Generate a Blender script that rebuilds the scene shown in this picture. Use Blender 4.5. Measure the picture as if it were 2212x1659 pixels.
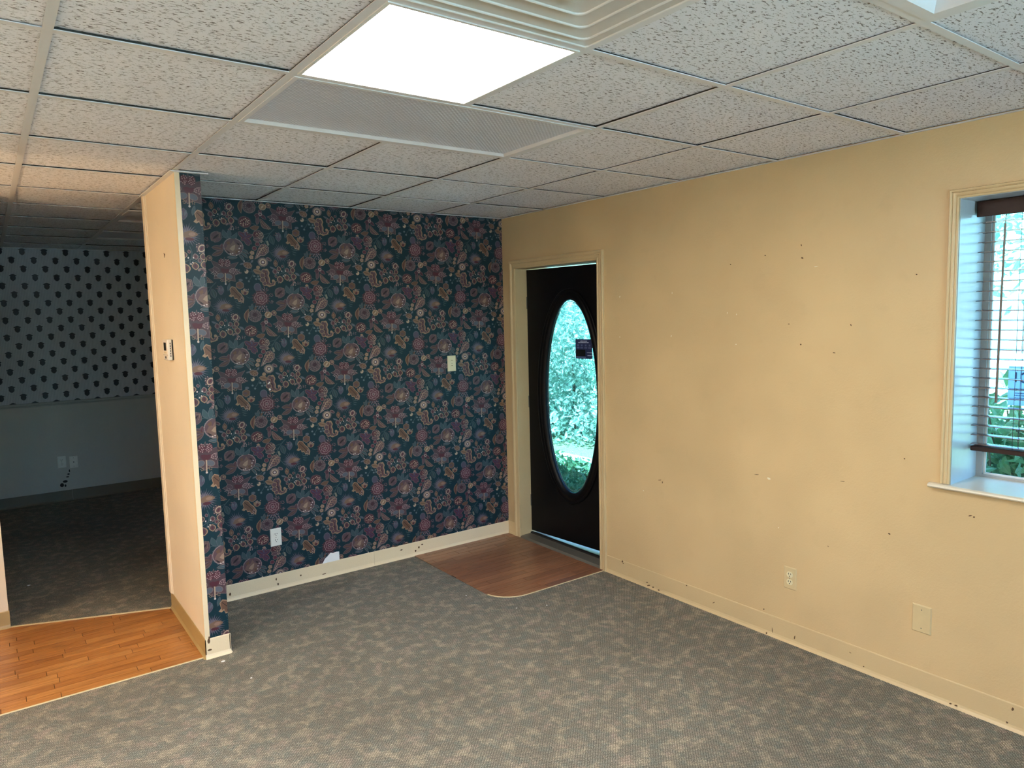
import bpy, math, random
import numpy as np
from mathutils import Matrix, Vector

# ------------------------------------------------------------------ scene, camera, light
random.seed(7)
S = bpy.context.scene
COL = S.collection
for o in list(bpy.data.objects):
    bpy.data.objects.remove(o)

CAM = Vector((-0.7906, -1.5356, 1.7157))
YAW, PITCH, ROLL, FPX = 0.63033, -0.09639, -0.02345, 1551.97
fw = Vector((math.sin(YAW)*math.cos(PITCH), math.cos(YAW)*math.cos(PITCH), math.sin(PITCH)))
rt0 = Vector((math.cos(YAW), -math.sin(YAW), 0))
up0 = rt0.cross(fw)
rt = rt0*math.cos(ROLL) + up0*math.sin(ROLL)
up = up0*math.cos(ROLL) - rt0*math.sin(ROLL)
cam_data = bpy.data.cameras.new('camera')
cam_data.sensor_width = 36.0
cam_data.lens = FPX/2212*36.0
cam_data.clip_start = 0.02
cam = bpy.data.objects.new('camera', cam_data)
M = Matrix.Identity(4)
for k in range(3):
    M[k][0], M[k][1], M[k][2], M[k][3] = rt[k], up[k], -fw[k], CAM[k]
cam.matrix_world = M
COL.objects.link(cam)
S.camera = cam

PANEL_L = 35.0        # radiance of the lit ceiling panels
SCONCE_L = 150.0       # warm hallway sconce globe
SUN_W = 52.0
SKY_W = 1.35

S.view_settings.view_transform = 'Standard'
S.view_settings.look = 'None'
S.view_settings.gamma = 1.0
S.view_settings.use_curve_mapping = False
S.view_settings.exposure = 0.54

w = bpy.data.worlds.new('world'); S.world = w; w.use_nodes = True
wn = w.node_tree
bg = wn.nodes['Background']
sky = wn.nodes.new('ShaderNodeTexSky')
sky.sky_type = 'NISHITA'
sky.sun_disc = False
sky.sun_elevation = math.radians(58)
sky.sun_rotation = math.radians(260)
sky.air_density = 1.0; sky.dust_density = 1.2
wb = wn.nodes.new('ShaderNodeMix'); wb.data_type = 'RGBA'; wb.blend_type = 'MULTIPLY'; wb.inputs[0].default_value = 1.0
wb.inputs[7].default_value = (0.55, 0.80, 1.0, 1.0)      # daylight under a white balance set for the indoor lamps
wn.links.new(sky.outputs[0], wb.inputs[6]); wn.links.new(wb.outputs[2], bg.inputs['Color'])
bg.inputs['Strength'].default_value = SKY_W

sun_d = bpy.data.lights.new('sun', 'SUN')
sun_d.energy = SUN_W; sun_d.angle = math.radians(0.6); sun_d.color = (0.55, 0.80, 1.0)
sun = bpy.data.objects.new('sun', sun_d)
sun.rotation_euler = Vector((0.55, 0.12, -1.0)).to_track_quat('-Z', 'Y').to_euler()
sun.location = (-4, 0, 9)
COL.objects.link(sun)

S.cycles.max_bounces = 6
S.cycles.diffuse_bounces = 4
S.cycles.glossy_bounces = 2
S.cycles.transparent_max_bounces = 8
S.cycles.use_adaptive_sampling = True
S.cycles.adaptive_threshold = 0.1
S.cycles.adaptive_min_samples = 16
S.cycles.sample_clamp_indirect = 6.0
S.cycles.use_denoising = True
S.cycles.denoising_prefilter = 'NONE'

# ------------------------------------------------------------------ measures
X0, Y0, H = 2.434, 2.971, 2.4377        # right wall, papered back wall, ceiling
TX, TY = 0.6096, 0.6151                 # ceiling grid pitch
YD = 6.64                               # far wall of the dark room
XL, YR = -5*TX, -7*TY                   # left and rear walls of the room
PX0, PX1, PY0, PY1 = 0.0, 0.115, 2.25, 3.08   # partition stub

# ------------------------------------------------------------------ helpers
def lin(c):
    return tuple(((v/255)/12.92 if v/255 <= 0.04045 else ((v/255+0.055)/1.055)**2.4) for v in c)

class MB:
    def __init__(self):
        self.v = []; self.f = []; self.c = []
    def face(self, pts, col=None):
        n = len(self.v); self.v += [tuple(p) for p in pts]
        self.f.append(list(range(n, n+len(pts)))); self.c.append(col)
    def box(self, x0, x1, y0, y1, z0, z1, bev=0.0):
        if x1 < x0: x0, x1 = x1, x0
        if y1 < y0: y0, y1 = y1, y0
        if z1 < z0: z0, z1 = z1, z0
        if bev <= 0:
            n = len(self.v)
            self.v += [(x0,y0,z0),(x1,y0,z0),(x1,y1,z0),(x0,y1,z0),(x0,y0,z1),(x1,y0,z1),(x1,y1,z1),(x0,y1,z1)]
            for q in ((0,3,2,1),(4,5,6,7),(0,1,5,4),(1,2,6,5),(2,3,7,6),(3,0,4,7)):
                self.f.append([n+i for i in q]); self.c.append(None)
        else:
            b = bev; n = len(self.v)
            P = []
            for z, e in ((z0, b), (z0+b, 0), (z1-b, 0), (z1, b)):
                P += [(x0+e, y0+b if e == 0 else y0+e, z)] if False else []
            # chamfered box: 24 corner points
            pts = {}
            for i, (x, sx) in enumerate(((x0, 1), (x1, -1))):
                for j, (y, sy) in enumerate(((y0, 1), (y1, -1))):
                    for k, (z, sz) in enumerate(((z0, 1), (z1, -1))):
                        pts[i,j,k,0] = (x, y+sy*b, z+sz*b)
                        pts[i,j,k,1] = (x+sx*b, y, z+sz*b)
                        pts[i,j,k,2] = (x+sx*b, y+sy*b, z)
            ids = {}
            for key, p in pts.items():
                ids[key] = len(self.v); self.v.append(p)
            def F(*ks):
                self.f.append([ids[k] for k in ks]); self.c.append(None)
            for i in (0, 1):
                F((i,0,0,0),(i,1,0,0),(i,1,1,0),(i,0,1,0))
                F((0,i,0,1),(1,i,0,1),(1,i,1,1),(0,i,1,1))
                F((0,0,i,2),(1,0,i,2),(1,1,i,2),(0,1,i,2))
            for i in (0, 1):
                for j in (0, 1):
                    F((i,j,0,0),(i,j,1,0),(i,j,1,1),(i,j,0,1))
                    F((i,0,j,0),(i,1,j,0),(i,1,j,2),(i,0,j,2))
                    F((0,i,j,1),(1,i,j,1),(1,i,j,2),(0,i,j,2))
                    for k in (0, 1):
                        F((i,j,k,0),(i,j,k,1),(i,j,k,2))
        return self
    def prism(self, poly, axis, a, b):
        """extrude a 2-D polygon along an axis; poly coords are the two other axes in order"""
        n = len(poly)
        def P(p, t):
            if axis == 0: return (t, p[0], p[1])
            if axis == 1: return (p[0], t, p[1])
            return (p[0], p[1], t)
        A = [P(p, a) for p in poly]; B = [P(p, b) for p in poly]
        self.face(A[::-1]); self.face(B)
        for i in range(n):
            j = (i+1) % n
            self.face([A[i], A[j], B[j], B[i]])
        return self
    def tube(self, pts, r, n=8, cap=True):
        pts = [Vector(p) for p in pts]
        rings = []
        for i, p in enumerate(pts):
            d = (pts[min(i+1, len(pts)-1)] - pts[max(i-1, 0)]).normalized()
            a = d.orthogonal().normalized() if i == 0 else (a - d*a.dot(d)).normalized()
            b = d.cross(a)
            rr = r[i] if isinstance(r, (list, tuple)) else r
            base = len(self.v)
            for k in range(n):
                t = 2*math.pi*k/n
                self.v.append(tuple(p + a*(rr*math.cos(t)) + b*(rr*math.sin(t))))
            rings.append(base)
        for i in range(len(rings)-1):
            for k in range(n):
                self.f.append([rings[i]+k, rings[i]+(k+1) % n, rings[i+1]+(k+1) % n, rings[i+1]+k]); self.c.append(None)
        if cap:
            self.f.append([rings[0]+k for k in range(n)][::-1]); self.c.append(None)
            self.f.append([rings[-1]+k for k in range(n)]); self.c.append(None)
        return self
    def lathe(self, prof, n=24, axis='z', c=(0,0,0)):
        base = len(self.v)
        for r, z in prof:
            for k in range(n):
                t = 2*math.pi*k/n
                if axis == 'z': q = (c[0]+r*math.cos(t), c[1]+r*math.sin(t), c[2]+z)
                else: q = (c[0]+r*math.cos(t), c[1]+z, c[2]+r*math.sin(t))
                self.v.append(q)
        for i in range(len(prof)-1):
            for k in range(n):
                self.f.append([base+i*n+k, base+i*n+(k+1) % n, base+(i+1)*n+(k+1) % n, base+(i+1)*n+k]); self.c.append(None)
        return self
    def mesh(self, name, mat, origin=(0,0,0), smooth=False, colors=False, recalc=True):
        me = bpy.data.meshes.new(name)
        ox, oy, oz = origin
        me.from_pydata([(x-ox, y-oy, z-oz) for x, y, z in self.v], [], self.f)
        if mat is not None: me.materials.append(mat)
        if colors:
            at = me.color_attributes.new('ink', 'FLOAT_COLOR', 'CORNER')
            arr = []
            for f, c in zip(self.f, self.c):
                arr += list((c[0], c[1], c[2], 1.0))*len(f)
            at.data.foreach_set('color', arr)
        elif recalc:
            import bmesh
            bm = bmesh.new(); bm.from_mesh(me)
            bmesh.ops.remove_doubles(bm, verts=bm.verts, dist=1e-6)
            bmesh.ops.recalc_face_normals(bm, faces=bm.faces)
            bm.to_mesh(me); bm.free()
        if smooth:
            me.polygons.foreach_set('use_smooth', [True]*len(me.polygons))
        me.update()
        return me

def link(name, me, parent=None, loc=(0,0,0), rz=0.0, kind=None, label=None, cat=None, group=None):
    o = bpy.data.objects.new(name, me)
    o.location = loc; o.rotation_euler = (0, 0, rz)
    COL.objects.link(o)
    if parent is not None: o.parent = parent
    if kind: o['kind'] = kind
    if label: o['label'] = label
    if cat: o['category'] = cat
    if group: o['group'] = group
    return o

def thing(name, label, cat, loc=(0,0,0), rz=0.0, group=None):
    return link(name, None, None, loc, rz, None, label, cat, group)

def struct(name, mb, mat, label=None, parent=None, **k):
    return link(name, mb.mesh(name, mat, **k), parent, kind='structure', label=label)

def part(name, mb, mat, parent, kind=None, label=None, loc=(0,0,0), **k):
    return link(name, mb.mesh(name, mat, **k), parent, loc=loc, kind=kind, label=label)

# ------------------------------------------------------------------ materials
class NT:
    def __init__(self, name):
        self.m = bpy.data.materials.new(name); self.m.use_nodes = True
        self.t = self.m.node_tree; self.b = self.t.nodes['Principled BSDF']; self.out = self.t.nodes['Material Output']
    def n(self, typ, **k):
        x = self.t.nodes.new('ShaderNode'+typ)
        for a, v in k.items():
            if a.startswith('i_'):
                x.inputs[int(a[2:]) if a[2:].isdigit() else a[2:].replace('_', ' ')].default_value = v
            else: setattr(x, a, v)
        return x
    def l(self, a, b): self.t.links.new(a, b)
    def math(self, op, a, b=None, clamp=False):
        x = self.n('Math', operation=op); x.use_clamp = clamp
        for i, q in enumerate((a, b)):
            if q is None: continue
            if isinstance(q, (int, float)): x.inputs[i].default_value = q
            else: self.l(q, x.inputs[i])
        return x.outputs[0]
    def mix(self, fac, a, b, blend='MIX'):
        x = self.n('Mix', data_type='RGBA', blend_type=blend)
        for s, q in ((0, fac), (6, a), (7, b)):
            if isinstance(q, (int, float)): x.inputs[s].default_value = q
            elif isinstance(q, tuple): x.inputs[s].default_value = (*q[:3], 1)
            else: self.l(q, x.inputs[s])
        return x.outputs[2]
    def ramp(self, fac, stops, interp='LINEAR'):
        x = self.n('ValToRGB'); x.color_ramp.interpolation = interp
        e = x.color_ramp.elements
        while len(e) < len(stops): e.new(0.5)
        for q, (p, c) in zip(e, stops):
            q.position = p; q.color = (c, c, c, 1) if isinstance(c, (int, float)) else (*c[:3], 1)
        self.l(fac, x.inputs[0]); return x.outputs[0]
    def noise(self, vec, scale, detail=2.0, rough=0.5, dist=0.0):
        x = self.n('TexNoise'); x.inputs['Scale'].default_value = scale; x.inputs['Detail'].default_value = detail
        x.inputs['Roughness'].default_value = rough; x.inputs['Distortion'].default_value = dist
        if vec is not None: self.l(vec, x.inputs['Vector'])
        return x.outputs['Fac']
    def pos(self): return self.n('NewGeometry').outputs['Position']
    def map(self, vec, scale=(1,1,1), rot=(0,0,0), loc=(0,0,0)):
        x = self.n('Mapping'); x.inputs['Scale'].default_value = scale; x.inputs['Rotation'].default_value = rot; x.inputs['Location'].default_value = loc
        self.l(vec, x.inputs['Vector']); return x.outputs[0]
    def bump(self, h, strength=0.3, dist=0.01, chain=None):
        x = self.n('Bump'); x.inputs['Strength'].default_value = strength; x.inputs['Distance'].default_value = dist
        self.l(h, x.inputs['Height'])
        if chain is not None: self.l(chain, x.inputs['Normal'])
        return x.outputs[0]
    def set(self, color=None, rough=None, normal=None, metal=None, spec=None):
        for key, q in (('Base Color', color), ('Roughness', rough), ('Normal', normal), ('Metallic', metal), ('Specular IOR Level', spec)):
            if q is None: continue
            if isinstance(q, (int, float)): self.b.inputs[key].default_value = q
            elif isinstance(q, tuple): self.b.inputs[key].default_value = (*q[:3], 1)
            else: self.l(q, self.b.inputs[key])
        return self.m

def plain(name, rgb, rough=0.5, metal=0.0, spec=0.5, var=0.06, scale=30.0, bump=0.0):
    t = NT(name); p = t.pos(); n = t.noise(p, scale, 3.0)
    c = lin(rgb)
    col = t.mix(n, tuple(v*(1-var) for v in c), tuple(min(1, v*(1+var)) for v in c))
    nm = t.bump(n, bump, 0.002) if bump > 0 else None
    return t.set(col, rough, nm, metal, spec)

def painted_wall(name, rgb, rough=0.42, mott=0.07):
    t = NT(name); p = t.pos()
    big = t.noise(p, 1.6, 2.0, 0.6)
    mid = t.noise(p, 9.0, 2.0, 0.6)
    peel = t.noise(p, 130.0, 1.0, 0.55)
    c = lin(rgb)
    a = t.mix(t.ramp(big, [(0.35, 0.0), (0.65, 1.0)]), tuple(v*(1-mott) for v in c), tuple(min(1, v*(1+mott*0.6)) for v in c))
    a = t.mix(t.math('MULTIPLY', t.ramp(mid, [(0.6, 0.0), (0.78, 1.0)]), 0.25), a, tuple(v*0.86 for v in c))
    return t.set(a, rough, t.bump(peel, 0.16, 0.004))

def mat_carpet():
    t = NT('carpet'); p = t.pos()
    fine = t.noise(p, 300.0, 2.0, 0.75)
    jit = t.math('MULTIPLY', t.math('SUBTRACT', t.noise(p, 170.0, 3.0, 0.7), 0.5), 0.42)
    fl = t.math('ADD', t.noise(p, 15.0, 3.0, 0.6, 0.2), jit)
    fl2 = t.math('ADD', t.noise(t.map(p, loc=(3.1, 7.7, 0)), 17.0, 3.0, 0.6, 0.2), jit)
    fl3 = t.math('ADD', t.noise(t.map(p, loc=(9.4, 1.2, 0)), 14.0, 3.0, 0.6, 0.2), jit)
    f01 = t.ramp(fine, [(0.38, 0.0), (0.62, 1.0)])
    base = t.mix(f01, lin((84, 80, 72)), lin((178, 170, 154)))
    tan = t.mix(f01, lin((134, 122, 100)), lin((232, 216, 190)))
    teal = t.mix(f01, lin((76, 82, 77)), lin((166, 170, 158)))
    rose = t.mix(f01, lin((128, 110, 98)), lin((224, 200, 182)))
    c = t.mix(t.math('MULTIPLY', t.ramp(fl2, [(0.46, 0.0), (0.62, 1.0)]), 0.7), base, teal)
    c = t.mix(t.math('MULTIPLY', t.ramp(fl3, [(0.54, 0.0), (0.70, 1.0)]), 0.7), c, rose)
    c = t.mix(t.math('MULTIPLY', t.ramp(fl, [(0.50, 0.0), (0.68, 1.0)]), 0.8), c, tan)
    dirt = t.noise(t.map(p, loc=(0.4, 5.0, 0)), 0.9, 3.0, 0.5)
    c = t.mix(t.math('MULTIPLY', t.ramp(dirt, [(0.45, 0.0), (0.7, 1.0)]), 0.3), c, lin((84, 76, 64)))
    # woven rows of loops
    w1 = t.n('TexWave', bands_direction='DIAGONAL'); w1.inputs['Scale'].default_value = 46.0; w1.inputs['Distortion'].default_value = 2.6; w1.inputs['Detail'].default_value = 1.0; w1.inputs['Detail Scale'].default_value = 2.0
    t.l(t.map(p, (1, 1, 0)), w1.inputs['Vector'])
    w2 = t.n('TexWave', bands_direction='DIAGONAL'); w2.inputs['Scale'].default_value = 46.0; w2.inputs['Distortion'].default_value = 2.6
    t.l(t.map(p, (1, -1, 0)), w2.inputs['Vector'])
    loops = t.math('MULTIPLY', w1.outputs['Fac'], w2.outputs['Fac'])
    c = t.mix(t.ramp(loops, [(0.0, 0.5), (0.4, 0.0)]), c, lin((44, 42, 38)))
    hgt = t.math('ADD', loops, t.math('MULTIPLY', fine, 0.5))
    return t.set(c, 0.95, t.bump(hgt, 0.55, 0.004), spec=0.15)

def mat_tile():
    t = NT('acoustic_tile')
    tc = t.n('TexCoord').outputs['Object']; rnd = t.n('ObjectInfo').outputs['Random']
    off = t.n('CombineXYZ'); t.l(t.math('MULTIPLY', rnd, 37.0), off.inputs[0]); t.l(t.math('MULTIPLY', rnd, 91.0), off.inputs[1])
    v = t.n('VectorMath', operation='ADD'); t.l(tc, v.inputs[0]); t.l(off.outputs[0], v.inputs[1]); p = v.outputs[0]
    fis = t.noise(t.map(p, (55, 150, 1)), 1.0, 3.0, 0.62, 0.6)
    pin = t.noise(t.map(p, (230, 300, 1)), 1.0, 1.0, 0.5)
    a = t.ramp(fis, [(0.575, 0.0), (0.61, 1.0)])
    b = t.ramp(pin, [(0.70, 0.0), (0.74, 1.0)])
    h = t.math('MAXIMUM', a, t.math('MULTIPLY', b, 0.8))
    soft = t.noise(p, 3.0, 3.0)
    base = t.mix(soft, lin((234, 234, 240)), lin((246, 246, 251)))
    c = t.mix(t.math('MULTIPLY', h, 0.78), base, lin((70, 56, 44)))  # pits darkened in the colour as shade inside the holes
    return t.set(c, 0.9, t.bump(t.math('SUBTRACT', 1.0, h), 0.6, 0.003), spec=0.2)

def mat_wood(name, tones, gloss=0.32):
    t = NT(name); p = t.pos(); rnd = t.n('ObjectInfo').outputs['Random']
    off = t.n('CombineXYZ'); t.l(t.math('MULTIPLY', rnd, 23.0), off.inputs[0]); t.l(t.math('MULTIPLY', rnd, 11.0), off.inputs[1])
    v = t.n('VectorMath', operation='ADD'); t.l(p, v.inputs[0]); t.l(off.outputs[0], v.inputs[1])
    g = t.noise(t.map(v.outputs[0], (3.0, 90, 1)), 1.0, 5.0, 0.65, 0.8)
    g2 = t.noise(t.map(v.outputs[0], (9.0, 260, 1)), 1.0, 3.0, 0.6)
    base = t.ramp(rnd, [(0.0, lin(tones[0])), (0.5, lin(tones[1])), (1.0, lin(tones[2]))])
    c = t.mix(t.ramp(g, [(0.32, 0.75), (0.62, 0.0)]), base, lin(tones[3]))
    c = t.mix(t.ramp(g2, [(0.30, 0.75), (0.48, 0.0)]), c, lin(tones[4]))
    return t.set(c, gloss, t.bump(g2, 0.08, 0.002))

def mat_ink(name, rough=0.38):
    t = NT(name); a = t.n('Attribute', attribute_name='ink').outputs['Color']
    n = t.noise(t.pos(), 420.0, 2.0)
    c = t.mix(t.math('MULTIPLY', t.ramp(n, [(0.3, 0.0), (0.7, 1.0)]), 0.22), a, (0.02, 0.03, 0.035))
    return t.set(c, rough, None, spec=0.35)

def mat_emit(name, color, strength):
    t = NT(name)
    t.b.inputs['Base Color'].default_value = (0.8, 0.8, 0.8, 1)
    t.b.inputs['Emission Color'].default_value = (*color, 1)
    t.b.inputs['Emission Strength'].default_value = strength
    return t.m

def mat_glass(name, tint, refl=0.06):
    t = NT(name)
    tr = t.n('BsdfTransparent'); tr.inputs[0].default_value = (*tint, 1)
    gl = t.n('BsdfGlossy'); gl.inputs['Roughness'].default_value = 0.02
    fr = t.n('Fresnel'); fr.inputs['IOR'].default_value = 1.45
    mx = t.n('MixShader'); t.l(t.math('MULTIPLY', fr.outputs[0], 0.7), mx.inputs[0]); t.l(tr.outputs[0], mx.inputs[1]); t.l(gl.outputs[0], mx.inputs[2])
    t.l(mx.outputs[0], t.out.inputs['Surface'])
    return t.m

def mat_prismatic(name, rgb):
    t = NT(name); p = t.pos()
    w1 = t.n('TexWave', bands_direction='DIAGONAL'); w1.inputs['Scale'].default_value = 34.0; t.l(t.map(p, (1, 1, 0)), w1.inputs['Vector'])
    w2 = t.n('TexWave', bands_direction='DIAGONAL'); w2.inputs['Scale'].default_value = 34.0; t.l(t.map(p, (1, -1, 0)), w2.inputs['Vector'])
    h = t.math('MULTIPLY', w1.outputs['Fac'], w2.outputs['Fac'])
    c = t.mix(h, tuple(v*0.72 for v in lin(rgb)), lin(rgb))
    return t.set(c, 0.28, t.bump(h, 0.6, 0.004), spec=0.5)

def mat_leaf(name, a, b):
    t = NT(name); n = t.noise(t.pos(), 5.0, 4.0, 0.7)
    c = t.mix(t.ramp(n, [(0.3, 0.0), (0.7, 1.0)]), lin(a), lin(b))
    t.set(c, 0.45)
    tl = t.n('BsdfTranslucent'); t.l(c, tl.inputs[0])
    mx = t.n('MixShader'); mx.inputs[0].default_value = 0.3
    t.l(t.b.outputs[0], mx.inputs[1]); t.l(tl.outputs[0], mx.inputs[2]); t.l(mx.outputs[0], t.out.inputs['Surface'])
    return t.m

TAN = (212, 182, 137)
m_tan = painted_wall('tan_wall_paint', TAN)
m_tan_trim = painted_wall('tan_trim_paint', (208, 181, 138), 0.35, 0.05)
m_cream = painted_wall('cream_trim_paint', (238, 216, 180), 0.35, 0.04)
m_part = painted_wall('partition_paint', (238, 222, 196), 0.4, 0.04)
m_olive = painted_wall('hall_base_paint', (176, 150, 100), 0.35, 0.08)
m_darkwall = painted_wall('dark_room_paint', (196, 192, 182), 0.5, 0.04)
m_white = plain('white_paint', (232, 230, 226), 0.4)
m_grid = plain('grid_white_metal', (226, 225, 226), 0.38, 0.0, 0.5, 0.03)
m_carpet = mat_carpet()
m_tile = mat_tile()
m_wood_hall = mat_wood('hall_oak_strips', [(172, 112, 58), (188, 126, 66), (200, 142, 80), (132, 76, 32), (84, 46, 20)])
m_wood_entry = mat_wood('entry_brown_strips', [(142, 96, 70), (160, 108, 76), (176, 122, 86), (112, 72, 52), (76, 48, 36)], 0.28)
m_ink = mat_ink('wallpaper_ink')
m_deck = plain('deck_grey', (120, 118, 114), 0.8)
m_metal = plain('grey_aluminium', (150, 146, 138), 0.38, 0.85)
m_metal_dull = plain('dull_sill_metal', (118, 112, 102), 0.5, 0.35)
m_black = plain('black_rubber', (22, 21, 20), 0.6)
m_door = plain('black_door_paint', (6, 6, 9), 0.42, 0.0, 0.22)
m_plate_w = plain('white_plastic', (236, 232, 222), 0.3)
m_plate_i = plain('ivory_plastic', (226, 214, 178), 0.32)
m_plate_t = plain('tan_painted_plastic', (208, 184, 140), 0.35)
m_slot = plain('dark_slot', (28, 24, 20), 0.7)
m_val = plain('walnut_valance', (52, 32, 28), 0.5, 0.0, 0.3, 0.25, 60.0)
m_blind = plain('dark_walnut_blind', (104, 82, 74), 0.26, 0.0, 0.9, 0.2, 60.0)
m_blind.node_tree.nodes['Principled BSDF'].inputs['Coat Weight'].default_value = 1.0
m_blind.node_tree.nodes['Principled BSDF'].inputs['Coat Roughness'].default_value = 0.12
m_cord = plain('blind_cord', (60, 44, 38), 0.8)
m_glass = mat_glass('window_glass', (0.80, 0.93, 0.95))
m_glass_door = mat_glass('door_glass', (0.74, 0.93, 0.96))
m_lit = mat_emit('panel_light', (1.0, 0.975, 0.925), PANEL_L)
m_globe = mat_emit('sconce_globe', (1.0, 0.79, 0.50), SCONCE_L)
m_lens = mat_prismatic('prismatic_lens', (236, 237, 248))
m_diff = plain('diffuser_white', (206, 200, 190), 0.33)
m_concrete = plain('pale_concrete', (214, 212, 204), 0.8, var=0.12, scale=8)
m_grass = plain('dry_grass', (120, 132, 96), 0.95, var=0.3, scale=12)
m_paper = plain('bare_white_paper', (240, 238, 236), 0.8)
m_screen = plain('thermostat_screen', (42, 44, 36), 0.2)
m_chip = plain('dark_chip', (96, 70, 46), 0.8)
m_chip_w = plain('pale_chip', (232, 222, 200), 0.7)
m_strip = plain('pale_edge_strip', (224, 204, 160), 0.4)
m_sign = mat_leaf('pale_blue_sign', (196, 216, 238), (206, 224, 242))
[n for n in m_sign.node_tree.nodes if n.type == 'MIX_SHADER'][0].inputs[0].default_value = 0.85
m_sign_ink = plain('sign_blue_ink', (70, 110, 160), 0.5)
m_stk = plain('navy_sticker', (44, 54, 96), 0.4)
m_stk_w = plain('sticker_white_ink', (190, 200, 225), 0.5)
m_stk_m = plain('sticker_grey_ink', (96, 108, 150), 0.5)
m_stk_k = plain('sticker_black_ink', (8, 9, 14), 0.5)
m_bark = plain('bark', (110, 92, 74), 0.9, var=0.3)
m_leaf_a = mat_leaf('hedge_leaf', (108, 158, 138), (206, 232, 214))
m_leaf_b = mat_leaf('shrub_leaf', (52, 96, 72), (130, 175, 120))
m_leaf_c = mat_leaf('tree_leaf', (90, 146, 132), (170, 208, 186))

# ------------------------------------------------------------------ room shell
mb = MB()
mb.box(XL-0.2, X0+0.001, YR-0.2, YD+0.2, -0.12, 0.0)
struct('floor', mb, m_carpet, 'grey and tan flecked woven carpet')

# right (outer) wall with door, window and added daylight openings behind the camera / in the dark room
WT = X0+0.30
DO = (1.917, 2.812, 0.0, 2.055)          # door opening y0 y1 z0 z1
WO = (-1.75, -0.222, 0.955, 2.142)       # window opening
WO2 = (-3.75, -2.25, 0.955, 2.142)       # unseen window added for daylight behind the camera
WO3 = (4.9, 5.35, 1.05, 1.85)             # unseen window added to give the dark room bluish light
def wall_with_holes(mb, x0, x1, ya, yb, z0, z1, holes):
    holes = sorted(holes)
    y = ya
    for h in holes:
        mb.box(x0, x1, y, h[0], z0, z1)
        if h[2] > z0: mb.box(x0, x1, h[0], h[1], z0, h[2])
        mb.box(x0, x1, h[0], h[1], h[3], z1)
        y = h[1]
    mb.box(x0, x1, y, yb, z0, z1)
mb = MB()
wall_with_holes(mb, X0, WT, YR-0.2, YD+0.2, -0.12, H+0.30, [DO, WO, WO2, WO3])
wall_right = struct('wall_right', mb, m_tan, 'tan painted wall with door and window')

mb = MB(); mb.box(PX1, X0, Y0, PY1, 0, H+0.004)
m_wp_base = plain('wallpaper_ground', (13, 45, 56), 0.45, var=0.10, scale=40, spec=0.3)
wall_back = struct('wall_back', mb, m_wp_base, 'dark teal floral papered wall')
mb = MB(); mb.box(PX0, PX1, PY0, PY1, 0, H+0.004)
wall_part = struct('wall_partition', mb, m_part, 'tan painted end of partition wall')
mb = MB(); mb.box(XL, -0.80, 3.37, 3.49, 0, H+0.004)
struct('wall_hall', mb, m_part, 'tan painted hallway wall')
mb = MB(); mb.box(XL, -1.10, 2.135, 2.25, 0, H+0.004)
struct('wall_hall_near', mb, m_part)
mb = MB(); mb.box(XL-0.2, XL, YR-0.2, YD+0.2, -0.12, H+0.30)
struct('wall_left', mb, m_tan)
mb = MB()
# rear wall; its wide unseen window is added to light the ceiling
RW = (-1.9, 1.5, 0.75, 2.15)
mb.box(XL, RW[0], YR-0.2, YR, 0, H+0.30); mb.box(RW[1], X0, YR-0.2, YR, 0, H+0.30)
mb.box(RW[0], RW[1], YR-0.2, YR, 0, RW[2]); mb.box(RW[0], RW[1], YR-0.2, YR, RW[3], H+0.30)
struct('wall_rear', mb, m_tan)
mb = MB(); mb.box(XL, X0, YD, YD+0.2, 0, H+0.30)
wall_far = struct('wall_far', mb, m_darkwall, 'far wall of the unlit room')

# ------------------------------------------------------------------ ceiling: deck, tees, tiles
mb = MB(); mb.box(XL-0.2, WT, YR-0.2, YD+0.2, H+0.16, H+0.30)
ceiling = struct('ceiling', mb, m_deck, 'suspended ceiling of speckled acoustic tiles')
i0, i1 = -5, 4
j0, j1 = -7, 11
FIX = {(0,0):'lit', (0,1):'trof', (1,1):'trof', (0,-1):'diff', (0,-2):'trof', (1,-2):'trof',
       (0,6):'trof', (1,6):'trof', (0,8):'trof', (1,8):'trof', (-3,-4):'lit', (-4,-1):'lit', (-4,1):'lit'}
# tees
m_stem = plain('shaded_stem', (58, 55, 50), 0.7)  # stems coloured dark to stand in for shade between tee and tile
def tee_mesh(name, length, along):
    m = MB(); hw = 0.012
    if along == 'y':
        m.box(-hw, hw, -length/2, length/2, 0, 0.0025); m.box(-0.0015, 0.0015, -length/2, length/2, 0.0025, 0.03)
    else:
        m.box(-length/2, length/2, -hw, hw, 0, 0.0025); m.box(-length/2, length/2, -0.0015, 0.0015, 0.0025, 0.03)
    me = m.mesh(name, m_grid)
    me.materials.append(m_stem)
    for p in me.polygons:
        if p.center.z > 0.0026: p.material_index = 1
    return me
for i in range(i0+1, i1):
    cuts = [j for j in range(j0, j1) if FIX.get((i-1, j)) == 'trof' and FIX.get((i, j)) == 'trof']
    a_ = YR
    for j in cuts+[None]:
        b_ = YD if j is None else j*TY+0.012
        link('main_tee', tee_mesh('main_tee', b_-a_, 'y'), ceiling, (i*TX, (a_+b_)/2, H))
        if j is not None: a_ = (j+1)*TY-0.012
me_cross = tee_mesh('cross_tee', TX-0.024, 'x')
for j in range(j0+1, j1):
    for i in range(i0, i1):
        if (i, j) in FIX and FIX.get((i, j-1)) == FIX[(i, j)] and FIX[(i, j)] == 'x': continue
        link('cross_tee', me_cross, ceiling, ((i+0.5)*TX, j*TY, H))
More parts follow.
